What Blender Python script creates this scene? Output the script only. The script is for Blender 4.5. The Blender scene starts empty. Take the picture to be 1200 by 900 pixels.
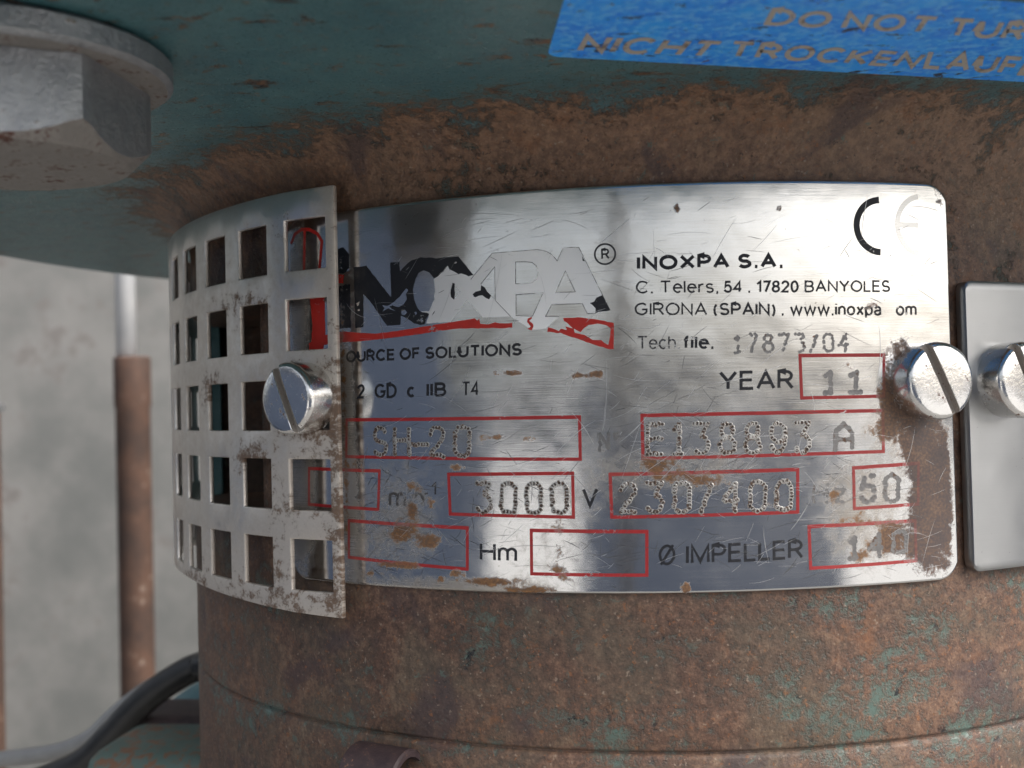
import bpy, bmesh, math, random
import numpy as np
from mathutils import Vector, Matrix, noise as mnoise
from mathutils.geometry import delaunay_2d_cdt

# ---------------------------------------------------------------- camera, sky, sun, exposure
sc = bpy.context.scene
C = sc.collection
MM = 0.001
cam = bpy.data.cameras.new('camera')
cam.sensor_width = 36.0
cam.lens = 39.0
cam.clip_start = 0.01
cam.clip_end = 200.0
cam.dof.use_dof = True
cam.dof.focus_distance = 0.149
cam.dof.aperture_fstop = 32.0
cam_o = bpy.data.objects.new('camera', cam)
C.objects.link(cam_o)
R3 = Matrix(((0.99335, 0.02747, 0.11183), (0.11231, -0.01656, -0.99353), (-0.02544, 0.99949, -0.01953)))
cam_o.matrix_world = Matrix.Translation((0, -0.2303, 0)) @ R3.to_4x4()
sc.camera = cam_o

SUN_EL, SUN_AZ = 46.0, 62.0          # azimuth measured from the viewer's side (-Y) towards +X
world = bpy.data.worlds.new('World')
sc.world = world
world.use_nodes = True
wn = world.node_tree
bgn = wn.nodes['Background']
sky = wn.nodes.new('ShaderNodeTexSky')
sky.sky_type = 'NISHITA'
sky.sun_disc = False
sky.sun_elevation = math.radians(SUN_EL)
sky.sun_rotation = math.radians(180 - SUN_AZ)
sky.air_density = 1.0
sky.dust_density = 6.0
sky.ozone_density = 1.0
hs = wn.nodes.new('ShaderNodeHueSaturation')
hs.inputs['Saturation'].default_value = 0.45
wn.links.new(sky.outputs[0], hs.inputs['Color'])
wn.links.new(hs.outputs[0], bgn.inputs['Color'])
bgn.inputs['Strength'].default_value = 0.13
sun = bpy.data.lights.new('sun', 'SUN')
sun.energy = 1.2
sun.angle = math.radians(22)
sun.color = (1.0, 0.97, 0.92)
sun_o = bpy.data.objects.new('sun', sun)
C.objects.link(sun_o)
_e, _a = math.radians(SUN_EL), math.radians(SUN_AZ)
sd = Vector((math.sin(_a) * math.cos(_e), -math.cos(_a) * math.cos(_e), math.sin(_e)))
sun_o.rotation_euler = sd.to_track_quat('Z', 'Y').to_euler()
sun_o.location = (0.5, -1, 2)
vs = sc.view_settings
vs.view_transform = 'Standard'
vs.look = 'None'
vs.gamma = 1.0
vs.use_curve_mapping = False
vs.exposure = 1.15
sc.render.engine = 'CYCLES'
sc.cycles.use_denoising = True
sc.cycles.max_bounces = 8

# ---------------------------------------------------------------- measured layout (millimetres on the unrolled name plate)
TEXT = [('INOXPA S.A.', (0.35, 16.77), (18.88, 16.57), (0.4, 18.63), 0.23, 'p'), ('C. Telers,', (0.17, 13.82), (10.48, 13.57), (0.21, 15.45), 0.14, 'p'), ('54 . 17820', (11.12, 13.55), (20.71, 13.43), (11.17, 15.11), 0.18, 'p'), ('BANYOLES', (21.5, 13.44), (33.32, 13.43), (21.55, 14.97), 0.155, 'p'), ('GIRONA', (-0.05, 11.07), (9.01, 10.77), (-0.0, 12.68), 0.14, 'p'), ('(SPAIN)', (9.76, 10.74), (17.64, 10.56), (9.8, 12.37), 0.17, 'p'), ('.', (18.35, 10.53), (18.74, 10.53), (18.4, 12.15), 0.18, 'p'), ('www.inoxpa', (19.51, 10.52), (31.92, 10.37), (19.56, 12.15), 0.17, 'p'), ('om', (34.04, 10.36), (37.18, 10.36), (34.1, 12.05), 0.17, 'p'), ('Tech.', (0.14, 6.73), (5.49, 6.6), (0.19, 8.44), 0.12, 'p'), ('file.', (5.81, 6.59), (9.74, 6.5), (5.86, 8.31), 0.19, 'p'), ('YEAR', (10.17, 1.23), (19.72, 1.17), (10.24, 3.71), 0.16, 'p'), ('Ø', (2.12, -20.63), (4.1, -20.56), (2.19, -18.03), 0.13, 'p'), ('IMPELLER', (5.47, -20.53), (20.27, -20.23), (5.54, -18.09), 0.15, 'p'), ('2', (-39.44, 1.48), (-38.18, 1.51), (-39.38, 3.47), 0.17, 'p'), ('GD', (-36.42, 1.46), (-32.83, 1.45), (-36.37, 3.45), 0.17, 'p'), ('c', (-31.15, 1.44), (-29.95, 1.44), (-31.1, 3.35), 0.19, 'p'), ('IIB', (-28.19, 1.44), (-25.22, 1.44), (-28.14, 3.35), 0.19, 'p'), ('T4', (-23.0, 1.43), (-20.59, 1.44), (-22.95, 3.33), 0.14, 'p'), ('OURCE OF SOLUTIONS', (-41.3, 6.58), (-14.6, 6.46), (-41.25, 8.21), 0.2, 'p'), ('min', (-34.5, -13.27), (-28.92, -13.35), (-34.42, -10.71), 0.14, 'p'), ('-', (-28.89, -12.3), (-28.24, -12.29), (-28.83, -10.25), 0.15, 'p'), ('1', (-27.84, -11.66), (-27.08, -11.68), (-27.79, -9.9), 0.15, 'p'), ('Hm', (-21.05, -20.17), (-15.93, -20.23), (-20.98, -17.75), 0.15, 'p'), ('V', (-7.32, -13.21), (-5.27, -13.2), (-7.25, -10.69), 0.16, 'p'), ('SH', (-36.79, -6.25), (-31.09, -6.26), (-36.68, -2.51), 0, 'd'), ('-', (-30.83, -6.26), (-28.08, -6.27), (-30.73, -2.59), 0, 'd'), ('20', (-27.83, -6.38), (-22.12, -6.42), (-27.73, -2.63), 0, 'd'), ('3000', (-21.24, -13.79), (-9.3, -13.87), (-21.14, -10.0), 0, 'd'), ('230/400', (-2.5, -13.87), (18.86, -14.05), (-2.4, -10.2), 0, 'd'), ('E138893', (1.05, -6.54), (21.53, -6.86), (1.15, -2.77), 0, 'd'), ('A', (24.94, -6.64), (27.25, -6.72), (25.04, -3.39), 0, 'd'), ('50', (28.2, -13.39), (33.54, -13.53), (28.32, -10.13), 0, 'd'), ('17873/04', (12.3, 6.01), (27.09, 5.87), (12.36, 8.22), 0, 'd'), ('11', (23.69, 0.66), (28.69, 0.65), (23.77, 3.26), 0, 'd'), ('140', (26.44, -20.58), (34.42, -20.16), (26.53, -17.88), 0, 'd'), ('N°', (-4.86, -5.88), (-2.61, -5.92), (-4.8, -3.71), 0, 'd'), ('Hz', (21.89, -13.14), (25.99, -13.3), (21.96, -10.98), 0, 'd')]
BOX = [[(-41.46, -1.39), (-7.34, -1.67), (-7.37, -7.05), (-41.67, -6.5)], [(-25.18, -8.86), (-8.4, -8.82), (-8.44, -14.42), (-25.07, -14.1)], [(-49.05, -8.25), (-35.91, -8.46), (-36.28, -13.71), (-49.22, -13.39)], [(-41.45, -15.39), (-22.67, -15.9), (-22.82, -21.3), (-41.6, -20.49)], [(-13.96, -16.12), (0.73, -16.33), (0.58, -21.81), (-14.05, -21.7)], [(0.52, -1.65), (31.7, -1.83), (31.61, -7.09), (0.5, -7.1)], [(-3.65, -9.04), (19.89, -8.99), (19.72, -14.35), (-3.59, -14.45)], [(20.64, 5.43), (32.11, 5.31), (31.92, 0.01), (20.7, 0.04)], [(27.33, -9.05), (36.72, -8.8), (36.44, -14.08), (27.28, -14.22)], [(21.14, -16.24), (35.93, -16.21), (35.89, -21.35), (21.19, -21.52)]]
OUTLINE = [[(-21.31, 16.72), (-18.26, 19.97), (-15.18, 20.01), (-12.16, 20.04), (-11.06, 19.77), (-10.33, 19.29), (-9.88, 18.75), (-9.67, 18.43), (-8.84, 20.12), (-6.84, 20.05), (-3.09, 11.81)], [(-15.19, 15.79), (-15.12, 18.62), (-13.89, 18.58), (-12.95, 18.43), (-12.37, 17.94), (-12.15, 17.1), (-12.41, 16.28), (-13.02, 15.8), (-13.96, 15.72), (-15.19, 15.79)], [(-15.25, 11.64), (-15.17, 14.37), (-12.69, 14.39)], [(-11.57, 14.48), (-13.04, 11.48), (-15.25, 11.64)], [(-19.93, 16.01), (-17.96, 18.18), (-17.99, 13.78), (-15.97, 11.58)], [(-10.0, 14.36), (-8.64, 17.1), (-7.42, 14.35), (-10.0, 14.36)], [(-10.5, 12.89), (-11.37, 11.37), (-9.62, 11.25)], [(-10.5, 12.89), (-6.57, 12.8), (-5.98, 11.5), (-4.93, 11.46)]]
REDARCH = [[(-51.9, 24.33), (-51.09, 25.6), (-49.58, 26.16), (-47.95, 25.97), (-46.23, 25.15), (-45.41, 23.97), (-46.04, 20.02)], [(-48.85, 25.95), (-49.22, 20.2)]]
LOGO = {'black': [[(-39.56, 19.76), (-37.32, 19.75), (-33.31, 15.12), (-33.33, 19.82), (-31.86, 19.83), (-31.83, 18.53), (-30.97, 19.27), (-29.92, 19.9), (-28.49, 20.18), (-27.29, 20.08), (-26.2, 19.87), (-24.55, 19.92), (-23.01, 19.9), (-21.92, 18.59), (-20.92, 17.3), (-21.58, 17.17), (-22.04, 17.41), (-22.6, 17.59), (-23.08, 17.53), (-23.64, 17.92), (-24.3, 18.28), (-24.58, 18.78), (-24.93, 18.54), (-25.22, 18.03), (-25.73, 17.89), (-26.03, 17.47), (-26.63, 17.25), (-27.34, 18.04), (-28.13, 18.46), (-28.95, 18.13), (-29.55, 17.01), (-29.83, 15.87), (-29.7, 14.61), (-29.28, 13.51), (-28.68, 12.9), (-27.88, 12.71), (-27.45, 12.48), (-27.91, 11.92), (-28.23, 11.22), (-28.93, 11.14), (-29.85, 11.4), (-30.76, 12.03), (-31.85, 12.59), (-31.97, 11.31), (-34.07, 11.32), (-36.09, 13.86), (-37.18, 15.21), (-37.96, 15.95), (-38.09, 11.37), (-39.49, 11.32)], [(-30.85, 16.21), (-30.61, 15.89), (-30.98, 15.41), (-30.85, 14.68), (-31.43, 14.0), (-32.18, 13.73), (-33.13, 14.02), (-33.63, 13.84), (-32.62, 13.18), (-33.89, 13.68), (-34.89, 13.2), (-34.43, 13.71), (-34.86, 14.14), (-33.99, 13.99), (-32.79, 14.54), (-31.93, 15.12), (-31.49, 15.63)], [(-31.77, 13.18), (-31.14, 13.3), (-30.84, 12.89), (-31.26, 12.56), (-31.74, 12.73)], [(-29.74, 12.97), (-29.43, 12.98), (-29.3, 12.62), (-29.59, 12.46)], [(-39.23, 14.68), (-38.57, 15.0), (-38.81, 14.5), (-39.1, 14.34)], [(-39.07, 13.78), (-38.71, 13.91), (-38.65, 13.68), (-38.98, 13.59)], [(-23.51, 19.21), (-23.26, 19.12), (-23.35, 18.92), (-23.57, 19.01)]], 'black2': [[(-23.59, 16.33), (-23.87, 16.44), (-24.18, 15.49), (-24.15, 14.61), (-23.78, 14.24), (-23.6, 15.1)], [(-26.49, 12.9), (-26.7, 12.56), (-27.06, 12.22), (-26.89, 12.62)], [(-21.08, 14.78), (-20.61, 15.1), (-20.35, 15.0), (-20.37, 14.47), (-20.81, 14.32)]], 'black3': [[(-19.94, 15.88), (-19.45, 15.57), (-19.07, 14.99), (-18.56, 14.41), (-18.81, 13.92), (-19.29, 14.17), (-19.77, 14.57), (-20.37, 14.51), (-20.97, 14.39), (-21.0, 14.73), (-20.55, 15.08), (-19.95, 15.19)], [(-4.03, 13.79), (-3.09, 11.84), (-4.93, 11.52), (-4.97, 12.19), (-5.58, 12.82), (-5.04, 13.01), (-4.75, 13.45)], [(-6.41, 18.9), (-6.07, 18.19), (-6.38, 18.28)]], 'stem': [[(-42.32, 17.4), (-40.28, 17.47), (-40.31, 11.41), (-42.34, 11.41)]], 'dot': [[(-42.65, 22.59), (-41.37, 22.7), (-40.31, 21.64), (-40.37, 19.74), (-41.48, 19.0), (-42.75, 19.36)]], 'reddot': [[(-42.76, 19.0), (-41.33, 18.87), (-41.52, 17.69), (-42.79, 17.8)]], 'ghostX': [[(-26.63, 17.16), (-26.03, 17.44), (-25.22, 18.0), (-24.58, 18.73), (-23.64, 17.89), (-22.04, 17.37), (-20.83, 17.21), (-20.28, 17.52), (-20.37, 14.39), (-21.89, 14.04), (-24.3, 11.28), (-27.92, 11.26), (-27.49, 12.44), (-28.68, 12.9), (-27.48, 12.87), (-26.65, 14.41), (-26.49, 15.82)], [(-23.55, 16.3), (-22.76, 15.23), (-23.74, 14.23)]], 'ghostP': [[(-21.31, 16.72), (-18.26, 19.97), (-15.18, 20.01), (-12.16, 20.04), (-11.06, 19.77), (-10.33, 19.29), (-9.88, 18.75), (-9.67, 18.43), (-8.84, 20.12), (-6.84, 20.05), (-3.09, 11.81), (-4.93, 11.46), (-5.98, 11.5), (-6.57, 12.8), (-10.5, 12.89), (-11.37, 11.37), (-9.62, 11.25), (-11.32, 9.81), (-13.18, 9.7), (-15.97, 11.58), (-19.75, 11.64), (-21.82, 14.03), (-21.07, 14.36)], [(-15.12, 18.62), (-13.89, 18.58), (-12.95, 18.43), (-12.37, 17.94), (-12.15, 17.1), (-12.41, 16.28), (-13.02, 15.8), (-13.96, 15.72), (-15.19, 15.79)], [(-15.17, 14.37), (-11.57, 14.48), (-13.04, 11.48), (-15.25, 11.64)], [(-19.93, 16.01), (-17.96, 18.18), (-17.99, 13.78)], [(-10.0, 14.36), (-8.64, 17.1), (-7.42, 14.35)]], 'red': [[(-48.47, 9.71), (-45.32, 10.63), (-41.72, 10.96), (-38.96, 10.62), (-36.03, 10.34), (-32.52, 10.5), (-28.52, 10.85), (-25.33, 11.14), (-23.47, 11.32), (-21.4, 11.52), (-20.92, 11.59), (-20.57, 11.23), (-20.21, 11.55), (-20.46, 10.89), (-19.76, 10.41), (-20.36, 10.21), (-20.96, 10.3), (-23.5, 10.33), (-25.36, 10.23), (-28.55, 9.94), (-32.54, 9.69), (-36.05, 9.52), (-38.99, 9.44), (-41.77, 9.47), (-45.36, 9.3), (-48.5, 8.73)], [(-25.85, 10.37), (-25.34, 10.74), (-24.34, 11.03), (-24.83, 11.34), (-23.97, 11.07), (-23.98, 10.67), (-24.97, 10.78)]], 'red2': [[(-20.49, 11.3), (-20.25, 11.42), (-20.11, 10.85), (-18.89, 10.7), (-18.11, 10.89), (-17.15, 10.71), (-15.84, 10.74), (-15.78, 10.11), (-18.13, 10.16), (-20.32, 10.21), (-20.97, 10.39)], [(-13.71, 11.23), (-13.14, 11.43), (-13.18, 11.17), (-13.45, 10.85), (-13.01, 10.52), (-12.89, 10.15), (-13.22, 9.7), (-13.74, 9.82), (-13.4, 10.12), (-13.61, 10.55), (-13.83, 10.84)], [(-9.08, 11.09), (-6.71, 11.04), (-4.65, 10.67), (-2.69, 10.2), (-2.78, 6.85), (-3.32, 6.82), (-5.36, 7.57), (-7.69, 8.48), (-9.49, 9.15), (-11.18, 9.34), (-11.09, 9.94), (-10.4, 9.77), (-9.67, 9.45), (-9.39, 9.73), (-8.66, 9.52), (-8.83, 9.98), (-7.84, 9.67), (-8.64, 10.43), (-8.99, 10.72)], [(-6.48, 9.61), (-5.84, 10.04), (-4.75, 10.18), (-3.5, 9.9), (-3.12, 9.49), (-3.23, 8.23), (-3.48, 7.42), (-4.27, 8.04), (-5.35, 8.08), (-6.41, 8.79), (-7.67, 9.11), (-7.75, 9.66), (-6.94, 9.18)]], 'redbar': [[(-48.09, 16.18), (-45.14, 16.18), (-45.15, 10.5), (-45.72, 8.35), (-48.15, 8.47), (-47.67, 12.35)]]}
CE = ((32.21, 21.96), (28.39, 21.91), (38.49, 22.21), (34.32, 22.11))
REG = ((-3.55, 19.01), (-4.84, 19.07))
RUST = [(38.29, -13.54, 2.86, 8.79, 1.3, 0), (36.59, -6.82, 2.86, 2.86, 1.0, 0), (34.95, -19.42, 2.64, 1.98, 0.9, 0), (40.49, -12.54, 1.1, 7.69, 1.3, 0), (39.05, -21.34, 1.54, 1.1, 0.9, 0), (33.38, -0.66, 2.42, 3.74, 1.1, 0), (32.25, -4.48, 2.64, 1.32, 0.8, 0), (37.08, -4.07, 3.3, 1.54, 1.0, 0), (34.59, 4.83, 1.98, 2.86, 0.75, 0), (32.42, -16.87, 2.42, 1.32, 0.7, 0), (32.51, -17.97, 1.76, 1.76, 0.8, 0), (30.03, -19.14, 1.54, 1.32, 0.65, 0), (27.62, -20.1, 1.32, 0.88, 0.75, 0), (24.86, -12.39, 1.76, 1.54, 0.55, 0), (22.93, -19.33, 0.66, 0.44, 0.5, 0), (-41.85, 1.24, 0.55, 25.27, 0.62, 0), (-32.59, -16.5, 2.2, 1.54, 0.95, 0), (-28.39, -17.75, 2.2, 0.99, 0.95, 0), (-30.63, -13.7, 0.99, 1.32, 0.9, 0), (-30.41, -10.49, 1.54, 0.88, 0.6, 0), (-33.26, -21.13, 3.74, 0.55, 0.9, 0), (-36.96, -22.47, 2.2, 0.44, 0.6, 0), (-15.97, 4.25, 1.76, 0.38, 0.85, 0), (-18.28, 4.44, 0.66, 0.44, 0.6, 0), (-6.66, 3.62, 2.42, 0.44, 0.85, 0), (-4.92, 3.9, 0.88, 0.44, 0.7, 0), (-24.36, -21.91, 1.1, 0.55, 0.9, 0), (-19.58, -22.87, 4.4, 0.49, 1.0, 0), (-14.44, -23.74, 3.52, 0.44, 1.0, 0), (-11.03, -21.17, 0.88, 0.33, 0.6, 0), (-26.62, -22.66, 0.66, 0.55, 0.8, 0), (5.39, -23.48, 0.55, 0.66, 1.3, 0), (-10.37, -17.03, 0.88, 3.3, 0.45, 0), (-9.94, -21.38, 1.1, 2.2, 0.5, 0), (4.31, -9.19, 4.4, 1.1, 0.7, 0), (2.23, -7.75, 2.64, 0.88, 0.75, 0), (8.52, -10.26, 2.86, 0.88, 0.6, 0), (-19.09, -4.0, 1.54, 0.55, 0.7, 0), (-13.93, -4.41, 1.1, 0.44, 0.55, 0), (-23.98, -7.98, 1.1, 0.55, 0.7, 0), (-27.87, -12.74, 0.66, 1.1, 0.75, 0), (-39.49, -7.67, 1.32, 1.54, 0.5, 0), (-12.96, 10.98, 0.55, 0.44, 0.4, 0), (27.73, 3.84, 1.54, 0.88, 0.4, 0), (5.57, 24.47, 0.44, 0.44, 1.2, 0), (18.5, 24.2, 0.44, 0.44, 0.9, 0), (22.67, 7.74, 0.44, 0.33, 0.9, 0), (30.63, 11.81, 0.88, 0.66, 0.4, 0), (41.22, 25.9, 0.88, 1.76, 0.45, 0), (-9.58, -7.76, 0.66, 0.44, 0.4, 0), (-1.65, -13.82, 1.1, 0.66, 0.55, 0), (16.47, -13.38, 1.1, 0.66, 0.5, 0), (27.07, -15.73, 3.3, 0.44, 0.5, 0), (28.87, -14.73, 1.54, 0.44, 0.5, 0)]
FILM = [(-41.39, -9.46, 1.65, 17.58, 0.9, 0), (-38.75, 17.7, 2.2, 12.09, 0.35, 0), (-38.35, -19.97, 3.3, 4.4, 0.45, 0), (-31.23, -16.23, 4.4, 5.49, 0.4, 0), (-26.27, -24.0, 13.19, 1.32, 0.6, 0), (29.39, -16.93, 6.59, 5.49, 0.6, 0), (33.51, -3.97, 5.49, 6.59, 0.5, 0), (5.39, -8.57, 9.89, 2.86, 0.6, 0), (26.05, -11.35, 4.4, 3.3, 0.5, 0), (-42.26, 3.64, 1.76, 8.79, 0.7, 0), (-12.06, -18.12, 6.59, 6.59, 0.3, 0), (-33.86, -12.84, 6.59, 7.69, 0.42, 0), (-21.38, -23.82, 8.79, 1.54, 0.5, 0), (-5.28, -9.45, 4.4, 6.59, 0.3, 0), (-51.31, -9.65, 3.3, 13.19, 1.2, 0), (-50.46, 16.24, 2.2, 10.99, 0.9, 0)]
SCR = [(1.3, -3.09, 7.69, 6.59, 1, 0), (10.66, -9.77, 12.09, 6.59, 1, 0), (22.66, -10.14, 6.59, 4.4, 0.6, 0), (-21.18, -16.02, 5.49, 4.4, 0.6, 0), (-6.61, -19.19, 6.59, 4.4, 0.7, 0), (15.74, -19.58, 9.89, 4.4, 0.5, 0), (-14.06, -9.36, 6.59, 6.59, 0.4, 0), (-6.97, 8.0, 6.59, 6.59, 0.3, 0), (3.78, 9.8, 6.59, 8.79, 0.3, 0), (-32.39, -9.36, 6.59, 9.89, 0.8, 0), (-36.75, -15.24, 2.86, 7.69, 0.9, 0), (-27.39, -18.4, 5.49, 4.4, 0.6, 0)]
STICK_TEXT = [('NICHT', (-5.53, -111.52), (9.02, -106.59), (-4.27, -116.85)), ('TROCKEN', (10.69, -106.57), (32.81, -97.95), (10.98, -112.03)), ('LAUFEN', (33.96, -97.56), (51.61, -90.27), (32.93, -104.65)), ('DO', (13.69, -116.32), (20.23, -114.05), (14.05, -121.14)), ('NOT', (21.75, -113.63), (31.41, -110.33), (21.66, -118.79)), ('TURN', (33.28, -109.16), (45.29, -104.89), (32.54, -115.05))]
STICK = [(-8.75, -110.37), (48.01, -89.2), (-5.81, -126.86)]
R = 88.0              # radius of the cast body
RP = 88.85            # front face of the name plate
random.seed(7)

# ---------------------------------------------------------------- node helpers
class NT:
    def __init__(self, name):
        self.m = bpy.data.materials.new(name)
        self.m.use_nodes = True
        self.t = self.m.node_tree
        self.b = self.t.nodes['Principled BSDF']
        self.out = self.t.nodes['Material Output']
    def n(self, typ, **kw):
        d = self.t.nodes.new('ShaderNode' + typ)
        for k, v in kw.items():
            if k.startswith('i_'):
                d.inputs[k[2:].replace('_', ' ')].default_value = v
            else:
                setattr(d, k, v)
        return d
    def l(self, a, b): self.t.links.new(a, b)
    def val(self, sock, x):
        if hasattr(x, 'is_output'): self.l(x, sock)
        else: sock.default_value = x
    def coord(self, scale=1000.0, uv=False, stretch=(1, 1, 1)):
        tc = self.n('TexCoord')
        mp = self.n('Mapping')
        mp.inputs['Scale'].default_value = tuple(scale * s for s in stretch)
        self.l(tc.outputs['UV' if uv else 'Object'], mp.inputs['Vector'])
        return mp.outputs[0]
    def noise(self, vec, scale, detail=4, rough=.55, dist=0.0):
        d = self.n('TexNoise')
        d.inputs['Scale'].default_value = scale
        d.inputs['Detail'].default_value = detail
        d.inputs['Roughness'].default_value = rough
        d.inputs['Distortion'].default_value = dist
        self.l(vec, d.inputs['Vector'])
        return d.outputs['Fac']
    def vor(self, vec, scale, feature='F1'):
        d = self.n('TexVoronoi', feature=feature)
        d.inputs['Scale'].default_value = scale
        self.l(vec, d.inputs['Vector'])
        return d.outputs['Distance']
    def m_(self, op, a, b=0.0, c=0.0, clamp=False):
        d = self.n('Math', operation=op, use_clamp=clamp)
        for s, x in zip(d.inputs, (a, b, c)): self.val(s, x)
        return d.outputs[0]
    def step(self, x, lo, hi, a=0.0, b=1.0, smooth=True):
        d = self.n('MapRange', interpolation_type='SMOOTHSTEP' if smooth else 'LINEAR')
        self.val(d.inputs['Value'], x)
        for k, v in (('From Min', lo), ('From Max', hi), ('To Min', a), ('To Max', b)): self.val(d.inputs[k], v)
        return d.outputs['Result']
    def mix(self, f, a, b):
        d = self.n('Mix', data_type='RGBA')
        self.val(d.inputs[0], f)
        for s, x in ((d.inputs[6], a), (d.inputs[7], b)):
            if hasattr(x, 'is_output'): self.l(x, s)
            else: s.default_value = (*x, 1) if len(x) == 3 else x
        return d.outputs[2]
    def ramp(self, f, stops):
        d = self.n('ValToRGB')
        e = d.color_ramp.elements
        while len(e) < len(stops): e.new(.5)
        for q, (p, c) in zip(e, stops): q.position = p; q.color = (*c, 1)
        self.l(f, d.inputs[0])
        return d.outputs[0]
    def xyz(self, vec):
        d = self.n('SeparateXYZ'); self.l(vec, d.inputs[0]); return d.outputs
    def bump(self, h, strength, dist, normal=None):
        d = self.n('Bump')
        d.inputs['Strength'].default_value = strength
        d.inputs['Distance'].default_value = dist * MM
        self.l(h, d.inputs['Height'])
        if normal is not None: self.l(normal, d.inputs['Normal'])
        return d.outputs[0]
    def set(self, **kw):
        for k, v in kw.items():
            s = self.b.inputs[k.replace('_', ' ')]
            if isinstance(v, tuple) and len(v) == 3 and s.type == 'RGBA': v = (*v, 1)
            self.val(s, v)
        return self

# ---------------------------------------------------------------- materials
def cast_iron():
    """teal paint, worn and rusted through, on cast iron"""
    k = NT('rusted_teal_casting')
    P = k.coord()
    x, y, z = k.xyz(P)
    big = k.noise(P, .028, 5, .6)
    mid = k.noise(P, .11, 6, .62, .4)
    fine = k.noise(P, .75, 5, .65)
    grit = k.noise(P, 3.2, 3, .6)
    # how far the paint is gone, by height on the casting: flange keeps its paint, neck and skirt lost it
    flange = k.step(z, 33.0, 38.0)
    rad = k.m_('SQRT', k.m_('ADD', k.m_('MULTIPLY', x, x), k.m_('MULTIPLY', y, y)))
    keep = k.m_('MULTIPLY', flange, k.step(rad, 89.0, 112.0, .06, .43))
    right = k.m_('MULTIPLY', k.step(x, 12.0, 42.0), k.m_('MULTIPLY', k.step(z, -50.0, -40.0), k.step(z, -18, -26)))
    skirt = k.m_('MULTIPLY', k.step(z, -34.0, -41.0), k.step(z, -54.0, -45.0, .3, 1.0))
    keep = k.m_('ADD', keep, k.m_('MULTIPLY', right, .09))
    keep = k.m_('ADD', keep, k.m_('MULTIPLY', skirt, .07))
    v = k.m_('ADD', k.m_('MULTIPLY', big, .35), k.m_('MULTIPLY', mid, .65))
    v = k.m_('ADD', v, k.m_('MULTIPLY', k.m_('SUBTRACT', fine, .5), .52))
    v = k.m_('ADD', v, k.m_('MULTIPLY', k.m_('SUBTRACT', grit, .5), .22))
    v = k.m_('SUBTRACT', v, keep)
    rust = k.step(v, .26, .43)
    film = k.step(v, .14, .36)
    dust = k.noise(P, .06, 5, .65, .8)
    hue = k.m_('ADD', k.m_('ADD', k.m_('MULTIPLY', mid, .36), k.m_('MULTIPLY', fine, .38)), k.m_('MULTIPLY', grit, .26))
    rc = k.ramp(hue, [(.34, (.030, .017, .014)), (.44, (.074, .040, .028)), (.515, (.132, .073, .049)), (.59, (.190, .110, .070)), (.68, (.26, .190, .135))])
    rc = k.mix(k.m_('MULTIPLY', k.step(dust, .42, .68), .42), rc, (.088, .092, .066))
    orange = k.m_('MULTIPLY', k.step(k.noise(P, .16, 6, .7), .56, .70), .42)
    rc = k.mix(k.m_('MULTIPLY', k.m_('MULTIPLY', k.step(x, 10, 60), k.step(z, 15, 32)), k.step(dust, .3, .6, .25, .75)), rc, (.27, .205, .155))  # pale dust at upper right, lightened further against the flange's shade
    rc = k.mix(k.m_('MULTIPLY', k.step(z, 18, 32), .5), rc, k.mix(fine, (.19, .095, .050), (.38, .225, .135)))  # orange rust near the flange, colour also lightened to offset the shade there
    crust = k.step(k.m_('ADD', k.m_('MULTIPLY', fine, .5), k.m_('MULTIPLY', k.noise(P, 1.9, 4, .7), .5)), .42, .58)
    rc = k.mix(crust, k.mix(.34, rc, (.030, .019, .016)), rc)
    rc = k.mix(orange, rc, (.22, .085, .030))
    purple = k.m_('MULTIPLY', k.step(k.noise(P, .055, 4, .6, .5), .54, .66), .7)
    rc = k.mix(purple, rc, (.050, .034, .037))
    speck = k.step(k.noise(P, 1.6, 2, .5), .66, .74)
    rc = k.mix(k.m_('MULTIPLY', speck, .55), rc, (.30, .235, .18))
    of = k.step(k.noise(P, 1.1, 4, .7), .60, .68)
    rc = k.mix(k.m_('MULTIPLY', of, .5), rc, (.28, .105, .034))
    tf = k.step(k.noise(P, .42, 6, .75, .5), .60, .66)
    rc = k.mix(k.m_('MULTIPLY', tf, k.step(big, .4, .6, .15, .7)), rc, (.085, .125, .105))
    dark = k.step(k.noise(P, .9, 4, .7), .38, .31)
    rc = k.mix(k.m_('MULTIPLY', dark, .7), rc, (.018, .014, .013))
    pc = k.mix(k.step(mid, .3, .7), (.042, .122, .142), (.066, .160, .172))
    pale = k.mix(mid, (.070, .125, .105), (.105, .165, .150))
    pc = k.mix(k.step(z, 26, 36), pale, pc)
    scuff = k.step(k.noise(k.coord(stretch=(.25, 1, 1)), .5, 5, .7), .58, .72)
    pc = k.mix(k.m_('MULTIPLY', scuff, .35), pc, (.15, .19, .18))
    pc = k.mix(k.m_('MULTIPLY', film, .45), pc, (.10, .085, .062))
    chip = k.step(k.noise(k.coord(stretch=(.7, 1.3, 1)), .24, 6, .75, .6), .575, .605)
    pc = k.mix(chip, pc, k.mix(k.step(fine, .45, .55), (.012, .016, .018), (.13, .065, .03)))
    fl = k.step(k.noise(P, .55, 6, .78, .3), .60, .64)
    pc = k.mix(k.m_('MULTIPLY', fl, k.step(rad, 150, 95, .25, .95)), pc, (.15, .075, .035))
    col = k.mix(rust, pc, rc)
    rough = k.m_('ADD', k.m_('MULTIPLY', rust, .15), k.m_('MULTIPLY', fine, .35))
    rough = k.m_('SUBTRACT', rough, k.m_('MULTIPLY', k.step(k.noise(P, 2.4, 2, .5), .58, .68), .24))
    h = k.m_('ADD', k.m_('MULTIPLY', fine, .6), k.m_('MULTIPLY', grit, .28))
    h = k.m_('ADD', h, k.m_('MULTIPLY', k.m_('MULTIPLY', mid, .8), rust))
    pits = k.step(k.vor(P, .42), .05, .22)
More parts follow.
